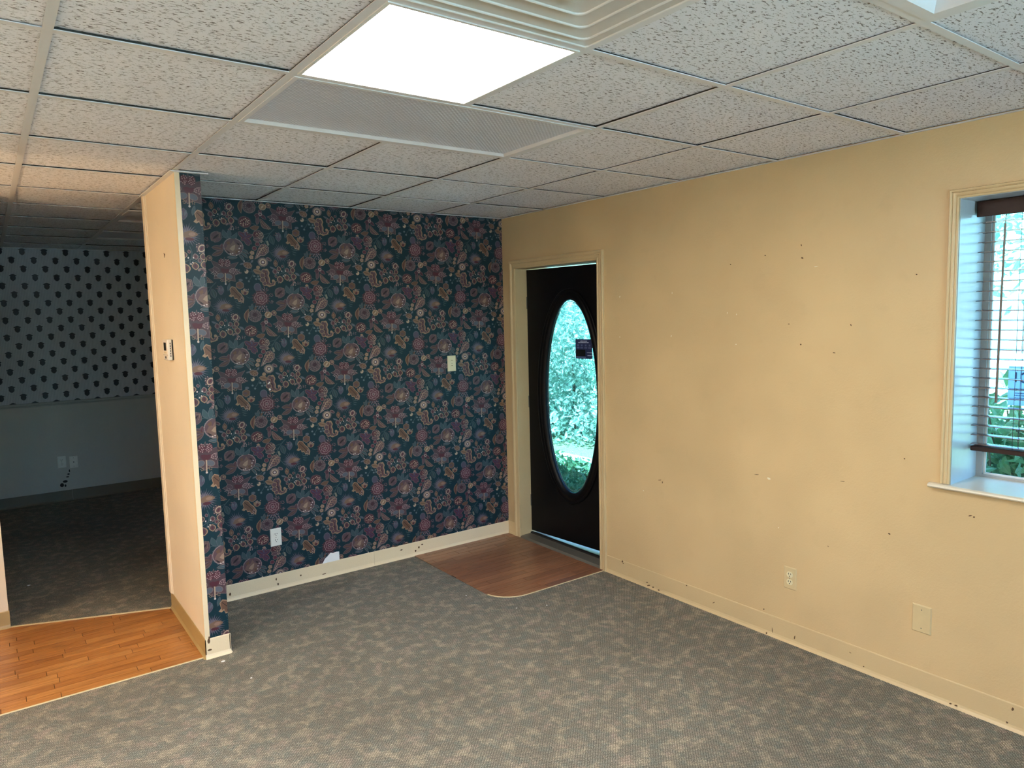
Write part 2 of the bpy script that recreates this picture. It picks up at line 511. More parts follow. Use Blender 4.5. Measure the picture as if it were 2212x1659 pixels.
# tiles
def tile_mesh(wx, wy):
    m = MB(); e = 0.010
    x, y = wx/2, wy/2
    lo, hi = 0.0, 0.016
    # tegular-free lay-in tile with slightly eased lower edge
    P0 = [(-x+0.003, -y+0.003, lo), (x-0.003, -y+0.003, lo), (x-0.003, y-0.003, lo), (-x+0.003, y-0.003, lo)]
    P1 = [(-x, -y, lo+0.003), (x, -y, lo+0.003), (x, y, lo+0.003), (-x, y, lo+0.003)]
    P2 = [(-x, -y, hi), (x, -y, hi), (x, y, hi), (-x, y, hi)]
    m.face(P0); m.face(P2)
    for A, B in ((P0, P1), (P1, P2)):
        for k in range(4):
            m.face([A[k], A[(k+1) % 4], B[(k+1) % 4], B[k]])
    return m.mesh('ceiling_tile', m_tile)
me_tile = tile_mesh(TX-0.008, TY-0.008)
me_last = {}
rt_ = random.Random(3)
for j in range(j0, j1):
    for i in range(i0, i1):
        if (i, j) in FIX: continue
        yb = min((j+1)*TY, YD)
        if yb < (j+1)*TY-0.01:
            wy = yb - j*TY
            if wy not in me_last: me_last[wy] = tile_mesh(TX-0.008, wy-0.006)
            me = me_last[wy]
        else:
            me = me_tile
        t = link('ceiling_tile', me, ceiling, ((i+0.5)*TX, (j*TY+yb)/2, H+0.0062+rt_.random()*0.003))
        t.rotation_euler[0] = rt_.uniform(-0.003, 0.003); t.rotation_euler[1] = rt_.uniform(-0.003, 0.003)
# wall angles
mb = MB()
mb.box(X0-0.018, X0, YR, YD, H-0.001, H+0.002)
struct('trim_1', mb, m_grid, 'white wall angle above the tan wall')
mb = MB()
mb.box(PX1, X0-0.018, Y0-0.016, Y0, H-0.001, H+0.002)
struct('trim_2', mb, m_grid, 'white wall angle above the papered wall')
mb = MB()   # white angle round the partition top, running a little past its corner
mb.box(PX0-0.022, PX1+0.035, PY0-0.022, PY0, H-0.006, H-0.001)
mb.box(PX0-0.022, PX0, PY0, PY1, H-0.006, H-0.001)
struct('trim_3', mb, m_grid, 'white wall angle around partition top')
mb = MB(); mb.box(XL, X0, YD-0.018, YD, H-0.001, H+0.002)
struct('trim_4', mb, m_grid)

# ------------------------------------------------------------------ ceiling fixtures
def bevel_frame(m, x0, x1, y0, y1, wd, z0, z1, inset=0.012):
    """picture-frame ring hanging at z0, sloping up to z1 at its inner edge"""
    o = [(x0,y0),(x1,y0),(x1,y1),(x0,y1)]
    a = [(x0+wd-inset,y0+wd-inset),(x1-wd+inset,y0+wd-inset),(x1-wd+inset,y1-wd+inset),(x0+wd-inset,y1-wd+inset)]
    b = [(x0+wd,y0+wd),(x1-wd,y0+wd),(x1-wd,y1-wd),(x0+wd,y1-wd)]
    for k in range(4):
        l = (k+1) % 4
        m.face([(*o[k], z0), (*o[l], z0), (*a[l], z0), (*a[k], z0)])
        m.face([(*a[k], z0), (*a[l], z0), (*b[l], z1), (*b[k], z1)])
        m.face([(*o[k], z0), (*o[l], z0), (*o[l], z0+0.02), (*o[k], z0+0.02)])
        m.face([(*b[k], z1), (*b[l], z1), (*o[l], z0+0.02), (*o[k], z0+0.02)])
def light_panel(i, j, label, group=None):
    x0, x1, y0, y1 = i*TX+0.012, (i+1)*TX-0.012, j*TY+0.012, (j+1)*TY-0.012
    c = ((x0+x1)/2, (y0+y1)/2, H)
    t = thing('light_panel', label, 'ceiling light', c, group='lit square panels in the ceiling grid')
    m = MB(); bevel_frame(m, x0-c[0], x1-c[0], y0-c[1], y1-c[1], 0.016, -0.003, 0.003, 0.006)
    part('frame', m, m_white, t)
    m = MB(); m.box(x0-c[0]+0.014, x1-c[0]-0.014, y0-c[1]+0.014, y1-c[1]-0.014, 0.003, 0.012)
    part('diffuser', m, m_lit, t, label='glowing white diffuser')
    m = MB(); m.box(x0-c[0]+0.01, x1-c[0]-0.01, y0-c[1]+0.01, y1-c[1]-0.01, 0.018, 0.06)
    part('housing', m, m_grid, t)
def troffer(i, j, label, depth=0.006, wide=0.028):
    x0, x1, y0, y1 = i*TX+0.012, (i+2)*TX-0.012, j*TY+0.012, (j+1)*TY-0.012
    c = ((x0+x1)/2, (y0+y1)/2, H)
    t = thing('troffer', label, 'light fixture', c, group='unlit fluorescent troffers in the ceiling grid')
    m = MB(); bevel_frame(m, x0-c[0], x1-c[0], y0-c[1], y1-c[1], wide, -0.002, 0.004+depth, 0.012)
    part('door_frame', m, m_grid, t)
    m = MB(); m.box(x0-c[0]+wide-0.004, x1-c[0]-wide+0.004, y0-c[1]+wide-0.004, y1-c[1]-wide+0.004, depth+0.003, depth+0.010)
    part('lens', m, m_lens, t, label='grey prismatic lens')
    m = MB(); m.box(x0-c[0]+0.006, x1-c[0]-0.006, y0-c[1]+0.006, y1-c[1]-0.006, depth+0.019, 0.11)
    part('housing', m, m_grid, t)
light_panel(0, 0, 'glowing square ceiling panel beside the stepped air diffuser')
light_panel(-3, -4, 'added fill-light ceiling panel behind the viewer on the left')  # unseen panel added to brighten the room from behind
light_panel(-4, -1, 'added fill-light ceiling panel far left of the viewer, nearer one')  # unseen left-hand panels, added to light the right wall and carpet
light_panel(-4, 1, 'added fill-light ceiling panel far left of the viewer, farther one')
troffer(0, 1, 'long unlit grey fixture just behind the glowing ceiling panel')
troffer(0, -2, 'unlit fixture with framed lens at the top right of the ceiling', 0.030, 0.045)
troffer(0, 6, 'nearer unlit fixture in the ceiling of the dark room')
troffer(0, 8, 'farther unlit fixture in the ceiling of the dark room')

# stepped square air diffuser
def square_ring(m, cx, cy, r_out, z_out, r_in, z_in, rad_o, rad_i, n=6):
    def loop(r, rad, z):
        pts = []
        for k, (sx, sy) in enumerate(((1,1),(-1,1),(-1,-1),(1,-1))):
            for q in range(n+1):
                a = math.pi/2*(k + q/n)
                pts.append((cx+sx*(r-rad)+rad*math.cos(a), cy+sy*(r-rad)+rad*math.sin(a), z))
        return pts
    A, B = loop(r_out, rad_o, z_out), loop(r_in, rad_i, z_in)
    for k in range(len(A)):
        l = (k+1) % len(A)
        m.face([A[k], A[l], B[l], B[k]])
ax, ay = 0.5*TX, -0.5*TY
t = thing('air_diffuser', 'square stepped white air diffuser next to the glowing panel', 'air vent', (ax, ay, H))
R = TX/2-0.013
def bead(m, r, z, rad, hw=0.0035, hh=0.0035):
    prof = [(hw, 0.0), (hw*0.7, -hh*0.7), (0.0, -hh), (-hw*0.7, -hh*0.7), (-hw, 0.0)]
    for (u0, v0), (u1, v1) in zip(prof, prof[1:]):
        square_ring(m, 0, 0, r+u0, z+v0, r+u1, z+v1, rad, rad)
m = MB(); square_ring(m, 0, 0, R, -0.001, R-0.010, -0.002, 0.003, 0.010); square_ring(m, 0, 0, R-0.010, -0.002, R-0.044, 0.016, 0.010, 0.014)
square_ring(m, 0, 0, R, -0.001, R, 0.03, 0.003, 0.003)
fl_ = part('flange', m, m_diff, t)
m = MB(); bead(m, R-0.008, -0.002, 0.010); part('lip', m, m_white, fl_)  # whiter lip paints in the light a rolled edge catches
for ro, zo, ri in ((R-0.048, -0.004, R-0.120), (R-0.112, -0.008, R-0.184), (R-0.176, -0.012, R-0.240)):
    m = MB(); square_ring(m, 0, 0, ro-0.003, zo, ri, zo+0.020, 0.024, 0.020)
    square_ring(m, 0, 0, ro+0.003, zo, ro+0.012, zo+0.030, 0.024, 0.026)
    cn_ = part('cone', m, m_diff, t)
    m = MB(); bead(m, ro, zo, 0.024, 0.004, 0.004); part('lip', m, m_white, cn_)  # lip highlight put into the colour by the brighter white
m = MB(); rr = R-0.236
m.box(-rr, rr, -rr, rr, -0.022, -0.016, 0.002)
part('centre_plate', m, m_diff, t)
m = MB(); m.box(-R, R, -R, R, 0.045, 0.09)
part('plenum_box', m, m_grid, t)

# ------------------------------------------------------------------ baseboards (vinyl cove base with a flared toe)
def cove(h=0.1, toe=0.014, th=0.004):
    return [(0, 0), (0, h), (-th*0.6, h), (-th, h-0.004), (-th, 0.022), (-th-0.003, 0.012), (-toe*0.8, 0.005), (-toe, 0.0)]
def base_run(mb, axis, wall, a, b, sign=1, h=0.1):
    """axis: direction of the run; profile stands on wall coordinate, sign=1 -> room on the negative side"""
    pr = [(wall + sign*u, v) for u, v in cove(h)]
    if axis == 'y': mb.prism(pr, 1, a, b)
    else: mb.prism([(p[0], p[1]) for p in pr], 0, a, b)
mb = MB(); base_run(mb, 'y', X0, YR, 1.857, h=0.112)
struct('baseboard_right', mb, m_tan_trim, 'tan painted vinyl cove base')
mb = MB(); base_run(mb, 'y', X0, 2.874, Y0, h=0.1)
struct('baseboard_corner', mb, m_tan_trim)
mb = MB(); base_run(mb, 'x', Y0, PX1, 1.274)
base_back = struct('baseboard_back', mb, m_cream, 'cream painted cove base below the floral paper')
mb = MB(); base_run(mb, 'x', Y0, 1.2755, X0)
part('base_length', mb, m_cream, base_back)
mb = MB(); base_run(mb, 'x', PY0, PX0-0.004, PX1+0.006, h=0.104)
struct('baseboard_front', mb, m_cream, 'cream cove base on the partition end')
mb = MB(); base_run(mb, 'y', PX0, PY0-0.004, PY1, h=0.104)
struct('baseboard_partition', mb, m_olive, 'olive tan cove base along the partition side')
mb = MB(); base_run(mb, 'x', 3.37, XL, -0.797, h=0.104); 
mb.box(-0.80, -0.796, 3.37, 3.49, 0, 0.104)
struct('baseboard_hall', mb, m_olive, 'olive tan cove base at the hallway wall')
m_darkbase = painted_wall('dark_room_base_paint', (112, 100, 82), 0.4, 0.06)
mb = MB(); base_run(mb, 'x', YD, XL, -0.21, h=0.105)
base_far = struct('baseboard_far', mb, m_darkbase, 'dark cove base of the unlit room')
mb = MB(); base_run(mb, 'x', YD, -0.2085, X0, h=0.105)
part('base_length', mb, m_darkbase, base_far)
mb = MB(); base_run(mb, 'x', 2.25, XL, -1.1, sign=-1, h=0.104)
struct('baseboard_hall_near', mb, m_olive)

# partition corner guard, far-end trim strip
mb = MB()
mb.box(PX0-0.0025, PX0+0.021, PY0-0.0025, PY0, 0.104, H-0.006)
mb.box(PX0-0.0025, PX0, PY0, PY0+0.024, 0.104, H-0.006)
struct('trim_5', mb, m_cream, 'white corner guard on the partition edge')
mb = MB()
mb.box(PX0-0.010, PX0, PY1-0.045, PY1+0.006, 0.106, H-0.006); mb.box(PX0-0.004, PX0, PY1-0.062, PY1-0.045, 0.106, H-0.006)
struct('trim_6', mb, m_part, 'tan edge strip at the far end of the partition')

# ------------------------------------------------------------------ wood strip floors
def clip_convex(poly, clip):
    out = poly
    for k in range(len(clip)):
        (ax_, ay_), (bx_, by_) = clip[k], clip[(k+1) % len(clip)]
        inp, out = out, []
        if not inp: break
        def side(p): return (bx_-ax_)*(p[1]-ay_) - (by_-ay_)*(p[0]-ax_)
        for q in range(len(inp)):
            p1, p2 = inp[q], inp[(q+1) % len(inp)]
            s1, s2 = side(p1), side(p2)
            if s1 >= 0: out.append(p1)
            if (s1 >= 0) != (s2 >= 0):
                t_ = s1/(s1-s2); out.append((p1[0]+t_*(p2[0]-p1[0]), p1[1]+t_*(p2[1]-p1[1])))
    return out
def planks(parent, outline, row, mat, seed, gap=0.0026, zt=0.004):
    rr = random.Random(seed)
    xs = [p[0] for p in outline]; ys = [p[1] for p in outline]
    y = min(ys)
    while y < max(ys):
        x = min(xs) - rr.random()*0.5
        while x < max(xs):
            L = rr.choice((0.23, 0.3, 0.38, 0.46, 0.6))
            q = clip_convex([(x+gap/2, y+gap/2), (x+L-gap/2, y+gap/2), (x+L-gap/2, y+row-gap/2), (x+gap/2, y+row-gap/2)], outline)
            x += L
            if len(q) < 3: continue
            area = abs(sum(q[k][0]*q[(k+1) % len(q)][1]-q[(k+1) % len(q)][0]*q[k][1] for k in range(len(q))))/2
            if area < 2e-4: continue
            cx = sum(p[0] for p in q)/len(q); cy = sum(p[1] for p in q)/len(q)
            m = MB(); m.prism([(p[0]-cx, p[1]-cy) for p in q], 2, 0.0008, zt)
            link('plank', m.mesh('plank', mat), parent, (cx, cy, 0))
        y += row
hall_out = [(XL, 2.272), (-0.012, 2.272), (-0.012, 3.075), (-0.80, 3.372), (XL, 3.356)]
mb = MB(); mb.prism(hall_out, 2, 0.0, 0.0012)
floor_hall = struct('floor_hall', mb, plain('plank_joint', (58, 34, 18), 0.9), 'honey oak strip flooring in the hallway')
planks(floor_hall, hall_out, 0.0572, m_wood_hall, 5)
ent = [(1.585, 2.958), (1.585, 2.10)]
for k in range(9):
    a = math.pi + math.pi/2*k/8
    ent.append((1.585+0.19+0.19*math.cos(a), 1.878+0.19+0.19*math.sin(a)))
ent += [(X0, 1.878), (X0, 2.958)]
mb = MB(); mb.prism(ent, 2, 0.0, 0.0012)
floor_entry = struct('floor_entry', mb, plain('entry_joint', (52, 30, 20), 0.8), 'brown wood strip entry panel with rounded corner')
planks(floor_entry, ent, 0.0572, m_wood_entry, 11)
# pale edging strips
def ribbon(mb, pts, wd, z0, z1):
    for k in range(len(pts)-1):
        p, q = Vector(pts[k]), Vector(pts[k+1]); d = (q-p).normalized(); nrm = Vector((-d.y, d.x))*wd/2
        mb.prism([tuple(p-nrm), tuple(q-nrm), tuple(q+nrm), tuple(p+nrm)], 2, z0, z1)
mb = MB(); ribbon(mb, [(XL, 2.270), (-0.012, 2.270)], 0.005, 0, 0.0045)
part('edge_strip', mb, m_strip, floor_hall)
mb = MB(); ribbon(mb, [(-0.80, 3.376), (-0.010, 3.079)], 0.016, 0, 0.006)
part('threshold_strip', mb, m_strip, floor_hall)
mb = MB(); ribbon(mb, ent[3:11]+[(X0-0.02, 1.876)], 0.004, 0, 0.0046)
part('edge_strip', mb, m_strip, floor_entry)

# ------------------------------------------------------------------ casings
def casing(mb, ya, yb, z0, zt, prof, x=X0):
    """mitred U casing round an opening ya<yb on the wall x; prof = (outward, proud) points"""
    loops = []
    for u, v in prof:
        loops.append([(x-v, yb+u, z0), (x-v, yb+u, zt+u), (x-v, ya-u, zt+u), (x-v, ya-u, z0)])
    for A, B in zip(loops, loops[1:]):
        for k in range(3):
            mb.face([A[k], A[k+1], B[k+1], B[k]])
    mb.face([l[0] for l in loops]); mb.face([l[3] for l in loops])
CP = [(-0.001, 0.0), (-0.001, 0.010), (0.004, 0.012), (0.010, 0.012), (0.013, 0.009), (0.018, 0.010), (0.030, 0.0115), (0.034, 0.015), (0.038, 0.013), (0.043, 0.0165), (0.052, 0.018), (0.058, 0.017), (0.060, 0.012), (0.060, 0.0)]
CW = [(-0.001, 0.0), (-0.001, 0.009), (0.006, 0.0105), (0.010, 0.0075), (0.014, 0.011), (0.021, 0.012), (0.023, 0.009), (0.027, 0.014), (0.033, 0.015), (0.035, 0.012), (0.035, 0.0)]

# ------------------------------------------------------------------ door
door_1 = thing('door_1', 'black entry door with tall oval glass', 'door', (X0, 2.36, 0.0))
del door_1['category']; door_1['kind'] = 'structure'
def dpart(name, mb, mat, parent=None, **k):
    return part(name, mb, mat, parent or door_1, origin=(X0, 2.36, 0.0), **k)
mb = MB(); casing(mb, DO[0], DO[1], 0.0, DO[3], CP)
dpart('casing', mb, m_tan_trim)
mb = MB()
XD = 2.536
mb.box(X0+0.0005, WT, DO[1], DO[1]-0.003, 0, DO[3]); mb.box(X0+0.0005, WT, DO[0], DO[0]+0.003, 0, DO[3]); mb.box(X0+0.0005, WT, DO[0]+0.003, DO[1]-0.003, DO[3]-0.003, DO[3]-0.0002)
dpart('jamb', mb, m_tan_trim)
# threshold saddle
mb = MB()
mb.prism([(X0-0.012, 0.0), (X0-0.012, 0.004), (X0+0.004, 0.016), (XD-0.012, 0.020), (WT+0.03, 0.012), (WT+0.03, -0.11), (X0+0.002, -0.11)], 1, DO[0]+0.004, DO[1]-0.004)
# prism on axis 1 uses (x, z)
thr = dpart('threshold', mb, m_metal_dull)
mb = MB(); mb.prism([(XD-0.014, 0.018), (XD-0.010, 0.030), (XD+0.006, 0.032), (XD+0.010, 0.018)], 1, DO[0]+0.006, DO[1]-0.006)
dpart('weather_seal', mb, m_black)
# slab, hinged on the far jamb, standing a few degrees open to the outside
HY = DO[1]-0.006
slab_root = link('door_leaf', None, door_1, (XD-X0, HY-2.36, 0.0), math.radians(4.5))
SW, SZ0, SZ1, ST = 0.885, 0.042, DO[3]-0.010, 0.044
GC = (-0.445, 1.111)          # oval centre in leaf coords (y from hinge, z)
GA, GB = 0.257, 0.700
N = 72
def oval(a, b, x, n=N, c=GC):
    return [(x, c[0]+a*math.cos(2*math.pi*k/n), c[1]+b*math.sin(2*math.pi*k/n)) for k in range(n)]
def rect_loop(x, n=N):
    pts = []
    for k in range(n):
        a = 2*math.pi*k/n; dy, dz = math.cos(a), math.sin(a)
        ts = []
        if dy > 1e-9: ts.append((0-GC[0])/dy)
        if dy < -1e-9: ts.append((-SW-GC[0])/dy)
        if dz > 1e-9: ts.append((SZ1-GC[1])/dz)
        if dz < -1e-9: ts.append((SZ0-GC[1])/dz)
        tt = min(ts); pts.append([x, GC[0]+dy*tt, GC[1]+dz*tt])
    for cy, cz in ((0, SZ1), (-SW, SZ1), (-SW, SZ0), (0, SZ0)):
        b = min(range(n), key=lambda q: (pts[q][1]-cy)**2+(pts[q][2]-cz)**2); pts[b][1], pts[b][2] = cy, cz
    return [tuple(p) for p in pts]
def strip(mb, A, B):
    for k in range(len(A)):
        l = (k+1) % len(A); mb.face([A[k], A[l], B[l], B[k]])
mb = MB()
RF, RB = rect_loop(0.0), rect_loop(ST)
OF, OB = oval(GA+0.02, GB+0.02, 0.0), oval(GA+0.02, GB+0.02, ST)
strip(mb, RF, OF); strip(mb, OF, OB); strip(mb, OB, RB); strip(mb, RB, RF)
part('slab', mb, m_door, slab_root)
mb = MB()
prof = [(0.082, 0.0), (0.080, 0.010), (0.070, 0.014), (0.062, 0.009), (0.052, 0.009), (0.046, 0.015), (0.030, 0.017), (0.016, 0.012), (0.006, 0.006), (0.0, 0.0), (0.0, -0.016)]
L_ = [oval(GA+u, GB+u, -v) for u, v in prof]
for A, B in zip(L_, L_[1:]): strip(mb, A, B)
part('oval_moulding', mb, m_door, slab_root, smooth=True)
mb = MB(); A = oval(GA+0.012, GB+0.012, 0.016); B = oval(GA+0.012, GB+0.012, 0.020)
mb.face(A); mb.face(B[::-1]); strip(mb, A, B)
part('glass', mb, m_glass_door, slab_root)
mb = MB()   # thin caming line set in from the edge of the glass
strip(mb, oval(GA-0.010, GB-0.010, 0.0145), oval(GA-0.014, GB-0.014, 0.0145)); strip(mb, oval(GA-0.010, GB-0.010, 0.0145), oval(GA-0.010, GB-0.010, 0.0158)); strip(mb, oval(GA-0.014, GB-0.014, 0.0145), oval(GA-0.014, GB-0.014, 0.0158))
part('glass_bead', mb, m_metal_dull, slab_root)
for hz in (0.28, 1.05, 1.80):
    mb = MB(); mb.box(-0.004, 0.012, -0.001, 0.004, hz-0.045, hz+0.045)
    part('hinge', mb, m_metal_dull, slab_root)

# sticker on the door glass (back of a printed notice)
stk_y, stk_z = 2.238, 1.463
t = thing('door_sticker', 'small navy printed notice stuck on the oval door glass', 'sticker', (XD+0.016+(HY-stk_y)*math.tan(math.radians(4.5)), stk_y, stk_z-0.069), math.radians(4.5))
SWD, SHT = 0.160, 0.138
mb = MB(); mb.box(-0.0035, -0.002, -SWD/2, SWD/2, 0, SHT)
part('sheet', mb, m_stk, t)
mb = MB(); mb.box(-0.0045, -0.0036, SWD/2-0.008-0.088, SWD/2-0.006, 0.018, 0.064)
part('black_panel', mb, m_stk_k, t)
mb = MB(); mb.box(-0.0045, -0.0036, -SWD/2+0.06, SWD/2-0.004, 0.006, 0.015)
part('grey_band', mb, m_stk_m, t)
mb = MB()
rr = random.Random(2)
def blotline(mb, y0, y1, z, h, x=-0.0046):
    y = y0
    while y < y1:
        wd = rr.uniform(0.003, 0.007); hh = h*rr.uniform(0.55, 1.0)
        mb.box(x, x+0.0008, y, min(y+wd, y1), z-hh/2, z+hh/2); y += wd+0.0012
blotline(mb, -0.032, 0.034, 0.124, 0.007); blotline(mb, -0.050, 0.052, 0.114, 0.006)
blotline(mb, -0.076, -0.030, 0.044, 0.005); blotline(mb, -0.074, -0.036, 0.024, 0.006)
part('print_lines', mb, m_stk_w, t, kind='stuff')
mb = MB()
for yc in (-0.055, -0.018, 0.02, 0.055):
    mb.box(-0.0046, -0.0038, yc-0.008, yc+0.006, 0.088, 0.101); mb.box(-0.0046, -0.0038, yc-0.013, yc+0.012, 0.073, 0.082)
part('print_icons', mb, m_stk_m, t, kind='stuff')

# ------------------------------------------------------------------ window and blind
window_1 = thing('window_1', 'window with white reveal and tan casing', 'window', (X0, WO[1], WO[2]))
del window_1['category']; window_1['kind'] = 'structure'
def wpart(name, mb, mat, parent=None, **k):
    return part(name, mb, mat, parent or window_1, origin=(X0, WO[1], WO[2]), **k)
mb = MB(); casing(mb, WO[0], WO[1], WO[2]+0.008, WO[3], CW)
wpart('casing', mb, m_tan_trim)
m_reveal = plain('white_gloss_reveal', (200, 208, 214), 0.3)
mb = MB()
mb.box(X0+0.0006, 2.676, WO[1], WO[1]-0.003, WO[2], WO[3]); mb.box(X0+0.0006, 2.676, WO[0], WO[0]+0.003, WO[2], WO[3])
mb.box(X0+0.0006, 2.676, WO[0]+0.003, WO[1]-0.003, WO[3]-0.003, WO[3]-0.0003)
wpart('reveal', mb, m_reveal)
mb = MB()
pr = [(2.676, WO[2]-0.02), (2.676, WO[2]+0.008), (X0-0.026, WO[2]+0.006), (X0-0.034, WO[2]+0.001), (X0-0.036, WO[2]-0.005), (X0-0.032, WO[2]-0.010), (X0-0.020, WO[2]-0.014), (X0-0.002, WO[2]-0.016), (X0+0.004, WO[2]-0.0195)]
mb.prism(pr, 1, WO[0]+0.003, WO[1]-0.0031)
pr2 = [(X0+0.0002, WO[2]+0.0065), (X0-0.026, WO[2]+0.006), (X0-0.034, WO[2]+0.001), (X0-0.036, WO[2]-0.005), (X0-0.032, WO[2]-0.010), (X0-0.020, WO[2]-0.014), (X0+0.0002, WO[2]-0.016)]
mb.prism(pr2, 1, WO[1]-0.003, WO[1]+0.075)
mb.prism(pr2, 1, WO[0]-0.075, WO[0]+0.003)
m_stool = painted_wall('stool_paint', (226, 214, 192), 0.3, 0.03)
wpart('stool', mb, m_stool)
mb = MB()
fx0, fx1 = 2.676, 2.715
for (a, b, c, d) in ((WO[1]-0.028, WO[1], WO[2]-0.02, WO[3]), (WO[0], WO[0]+0.028, WO[2]-0.02, WO[3])):
    mb.box(fx0, fx1, a, b, c, d)
mb.box(fx0, fx1, WO[0]+0.028, WO[1]-0.028, WO[2]-0.02, WO[2]+0.018); mb.box(fx0, fx1, WO[0]+0.028, WO[1]-0.028, WO[3]-0.028, WO[3])
wpart('frame', mb, plain('window_alu', (172, 168, 164), 0.4, 0.3))
mb = MB()
mb.box(2.690, 2.698, WO[1]-0.036, WO[1]-0.0281, WO[2]+0.0181, WO[3]-0.0281); mb.box(2.690, 2.698, WO[0]+0.036, WO[1]-0.0361, WO[2]+0.0181, WO[2]+0.026)
wpart('glazing_bead', mb, m_white)
mb = MB(); mb.box(2.694, 2.698, WO[0]+0.028, WO[1]-0.036, WO[2]+0.026, WO[3]-0.0285)
wpart('glass', mb, m_glass)

# added daylight openings (not in view) get frames and glass as well
for n_, (a, b, c, d) in ((2, WO2), (3, WO3)):
    o = thing('window_%d' % n_, 'x', 'x', (X0, b, c)); del o['category']; del o['label']; o['kind'] = 'structure'
    mb = MB()
    mb.box(2.676, 2.715, b-0.03, b, c, d); mb.box(2.676, 2.715, a, a+0.03, c, d); mb.box(2.676, 2.715, a+0.03, b-0.03, c, c+0.03); mb.box(2.676, 2.715, a+0.03, b-0.03, d-0.03, d)
    part('frame', mb, m_metal, o, origin=(X0, b, c))
    mb = MB(); mb.box(2.692, 2.697, a+0.03, b-0.03, c+0.03, d-0.03)
    part('glass', mb, m_glass, o, origin=(X0, b, c))
o = thing('window_4', 'x', 'x', (RW[0], YR, RW[2])); del o['category']; del o['label']; o['kind'] = 'structure'  # unseen rear window, added to let daylight in
mb = MB()
yf = YR-0.12
for xa in (RW[0], (RW[0]+RW[1])/2-0.02, RW[1]-0.04): mb.box(xa, xa+0.04, yf, yf+0.04, RW[2], RW[3])
mb.box(RW[0]+0.04, RW[1]-0.04, yf+0.001, yf+0.039, RW[2], RW[2]+0.04); mb.box(RW[0]+0.04, RW[1]-0.04, yf+0.001, yf+0.039, RW[3]-0.04, RW[3])
part('frame', mb, m_metal, o, origin=(RW[0], YR, RW[2]))
mb = MB(); mb.box(RW[0]+0.03, RW[1]-0.03, yf+0.018, yf+0.022, RW[2]+0.03, RW[3]-0.03)
part('glass', mb, m_glass, o, origin=(RW[0], YR, RW[2]))

# venetian blind
BY1, BY0 = WO[1]-0.013, WO[0]+0.013
t = thing('venetian_blind', 'dark walnut slatted blind hanging in the window', 'blind', (2.61, WO[1], WO[2]))
def bpart(name, mb, mat, parent=None, **k):
    return part(name, mb, mat, parent or t, origin=(2.61, WO[1], WO[2]), **k)
mb = MB(); mb.box(2.562, 2.570, BY0, BY1, 2.072, 2.136, 0.002)
bpart('valance', mb, m_val)
mb = MB(); mb.box(2.576, 2.640, BY0+0.004, BY1-0.004, 2.086, 2.134, 0.002)
bpart('headrail', mb, m_blind)
me_slat = MB()
slp = [(-0.025, -0.0012), (-0.0125, 0.0012), (0.0, 0.002), (0.0125, 0.0012), (0.025, -0.0012), (0.025, 0.0014), (0.0125, 0.0038), (0.0, 0.0046), (-0.0125, 0.0038), (-0.025, 0.0014)]
me_slat.prism(slp, 1, -(BY1-BY0)/2, (BY1-BY0)/2)
me_slat = me_slat.mesh('slat', m_blind)
zs = [2.051-k*(2.051-1.120)/23 for k in range(24)]
for z in zs:
    link('slat', me_slat, t, (0, (BY0+BY1)/2-WO[1], z-0.002-WO[2]))
mb = MB(); mb.box(2.583, 2.637, BY0, BY1, 1.090, 1.110, 0.003)
bpart('bottom_rail', mb, m_val)
mb = MB(); mb.tube([(2.556, -0.343, 2.035), (2.560, -0.338, 1.75), (2.561, -0.334, 1.306)], [0.0042, 0.0042, 0.0055], 8)
wand = bpart('wand', mb, m_blind)
mb = MB(); mb.tube([(2.572, -0.344, 2.088), (2.558, -0.344, 2.066), (2.556, -0.343, 2.036)], 0.0016, 6)
bpart('wand_hook', mb, m_metal, wand)
for yc in (-0.392, -0.95, -1.55):
    mb = MB(); mb.tube([(2.581, yc, 2.09), (2.581, yc, 1.112)], 0.0009, 5); mb.tube([(2.639, yc, 2.09), (2.639, yc, 1.112)], 0.0009, 5)
    for z in zs: mb.tube([(2.581, yc, z-0.005), (2.639, yc, z-0.005)], 0.0006, 4)
    bpart('ladder_cord', mb, m_cord)
    mb = MB(); mb.tube([(2.612, yc-0.012, 2.09), (2.612, yc-0.012, 1.112)], 0.0010, 5)
    bpart('lift_cord', mb, m_cord)

# printed sheet on the window glass
t = thing('window_sign', 'pale blue printed sheet on the window glass behind the blind', 'sign', (2.6925, -0.405, 1.285))
mb = MB(); mb.box(-0.0012, 0.0, -0.075, 0.075, 0, 0.165)
part('sheet', mb, m_sign, t)
mb = MB()
def ring2(mb, cy, cz, r0, r1, x, a0=0.0, a1=2*math.pi, n=24):
    for k in range(n):
        a, b = a0+(a1-a0)*k/n, a0+(a1-a0)*(k+1)/n
        mb.face([(x, cy+r0*math.cos(a), cz+r0*math.sin(a)), (x, cy+r1*math.cos(a), cz+r1*math.sin(a)), (x, cy+r1*math.cos(b), cz+r1*math.sin(b)), (x, cy+r0*math.cos(b), cz+r0*math.sin(b))])
ring2(mb, 0.012, 0.118, 0.016, 0.024, -0.0018, math.radians(40), math.radians(320))
ring2(mb, -0.030, 0.118, 0.012, 0.022, -0.0018)
mb.box(-0.002, -0.0014, 0.044, 0.050, 0.098, 0.140)
part('emblem', mb, m_sign_ink, t)
mb = MB()
for z, a, b in ((0.052, -0.055, 0.05), (0.042, -0.02, 0.05), (0.032, -0.05, 0.05)):
    blotline(mb, a, b, z, 0.005, -0.002)
part('print_lines', mb, m_sign_ink, t, kind='stuff')

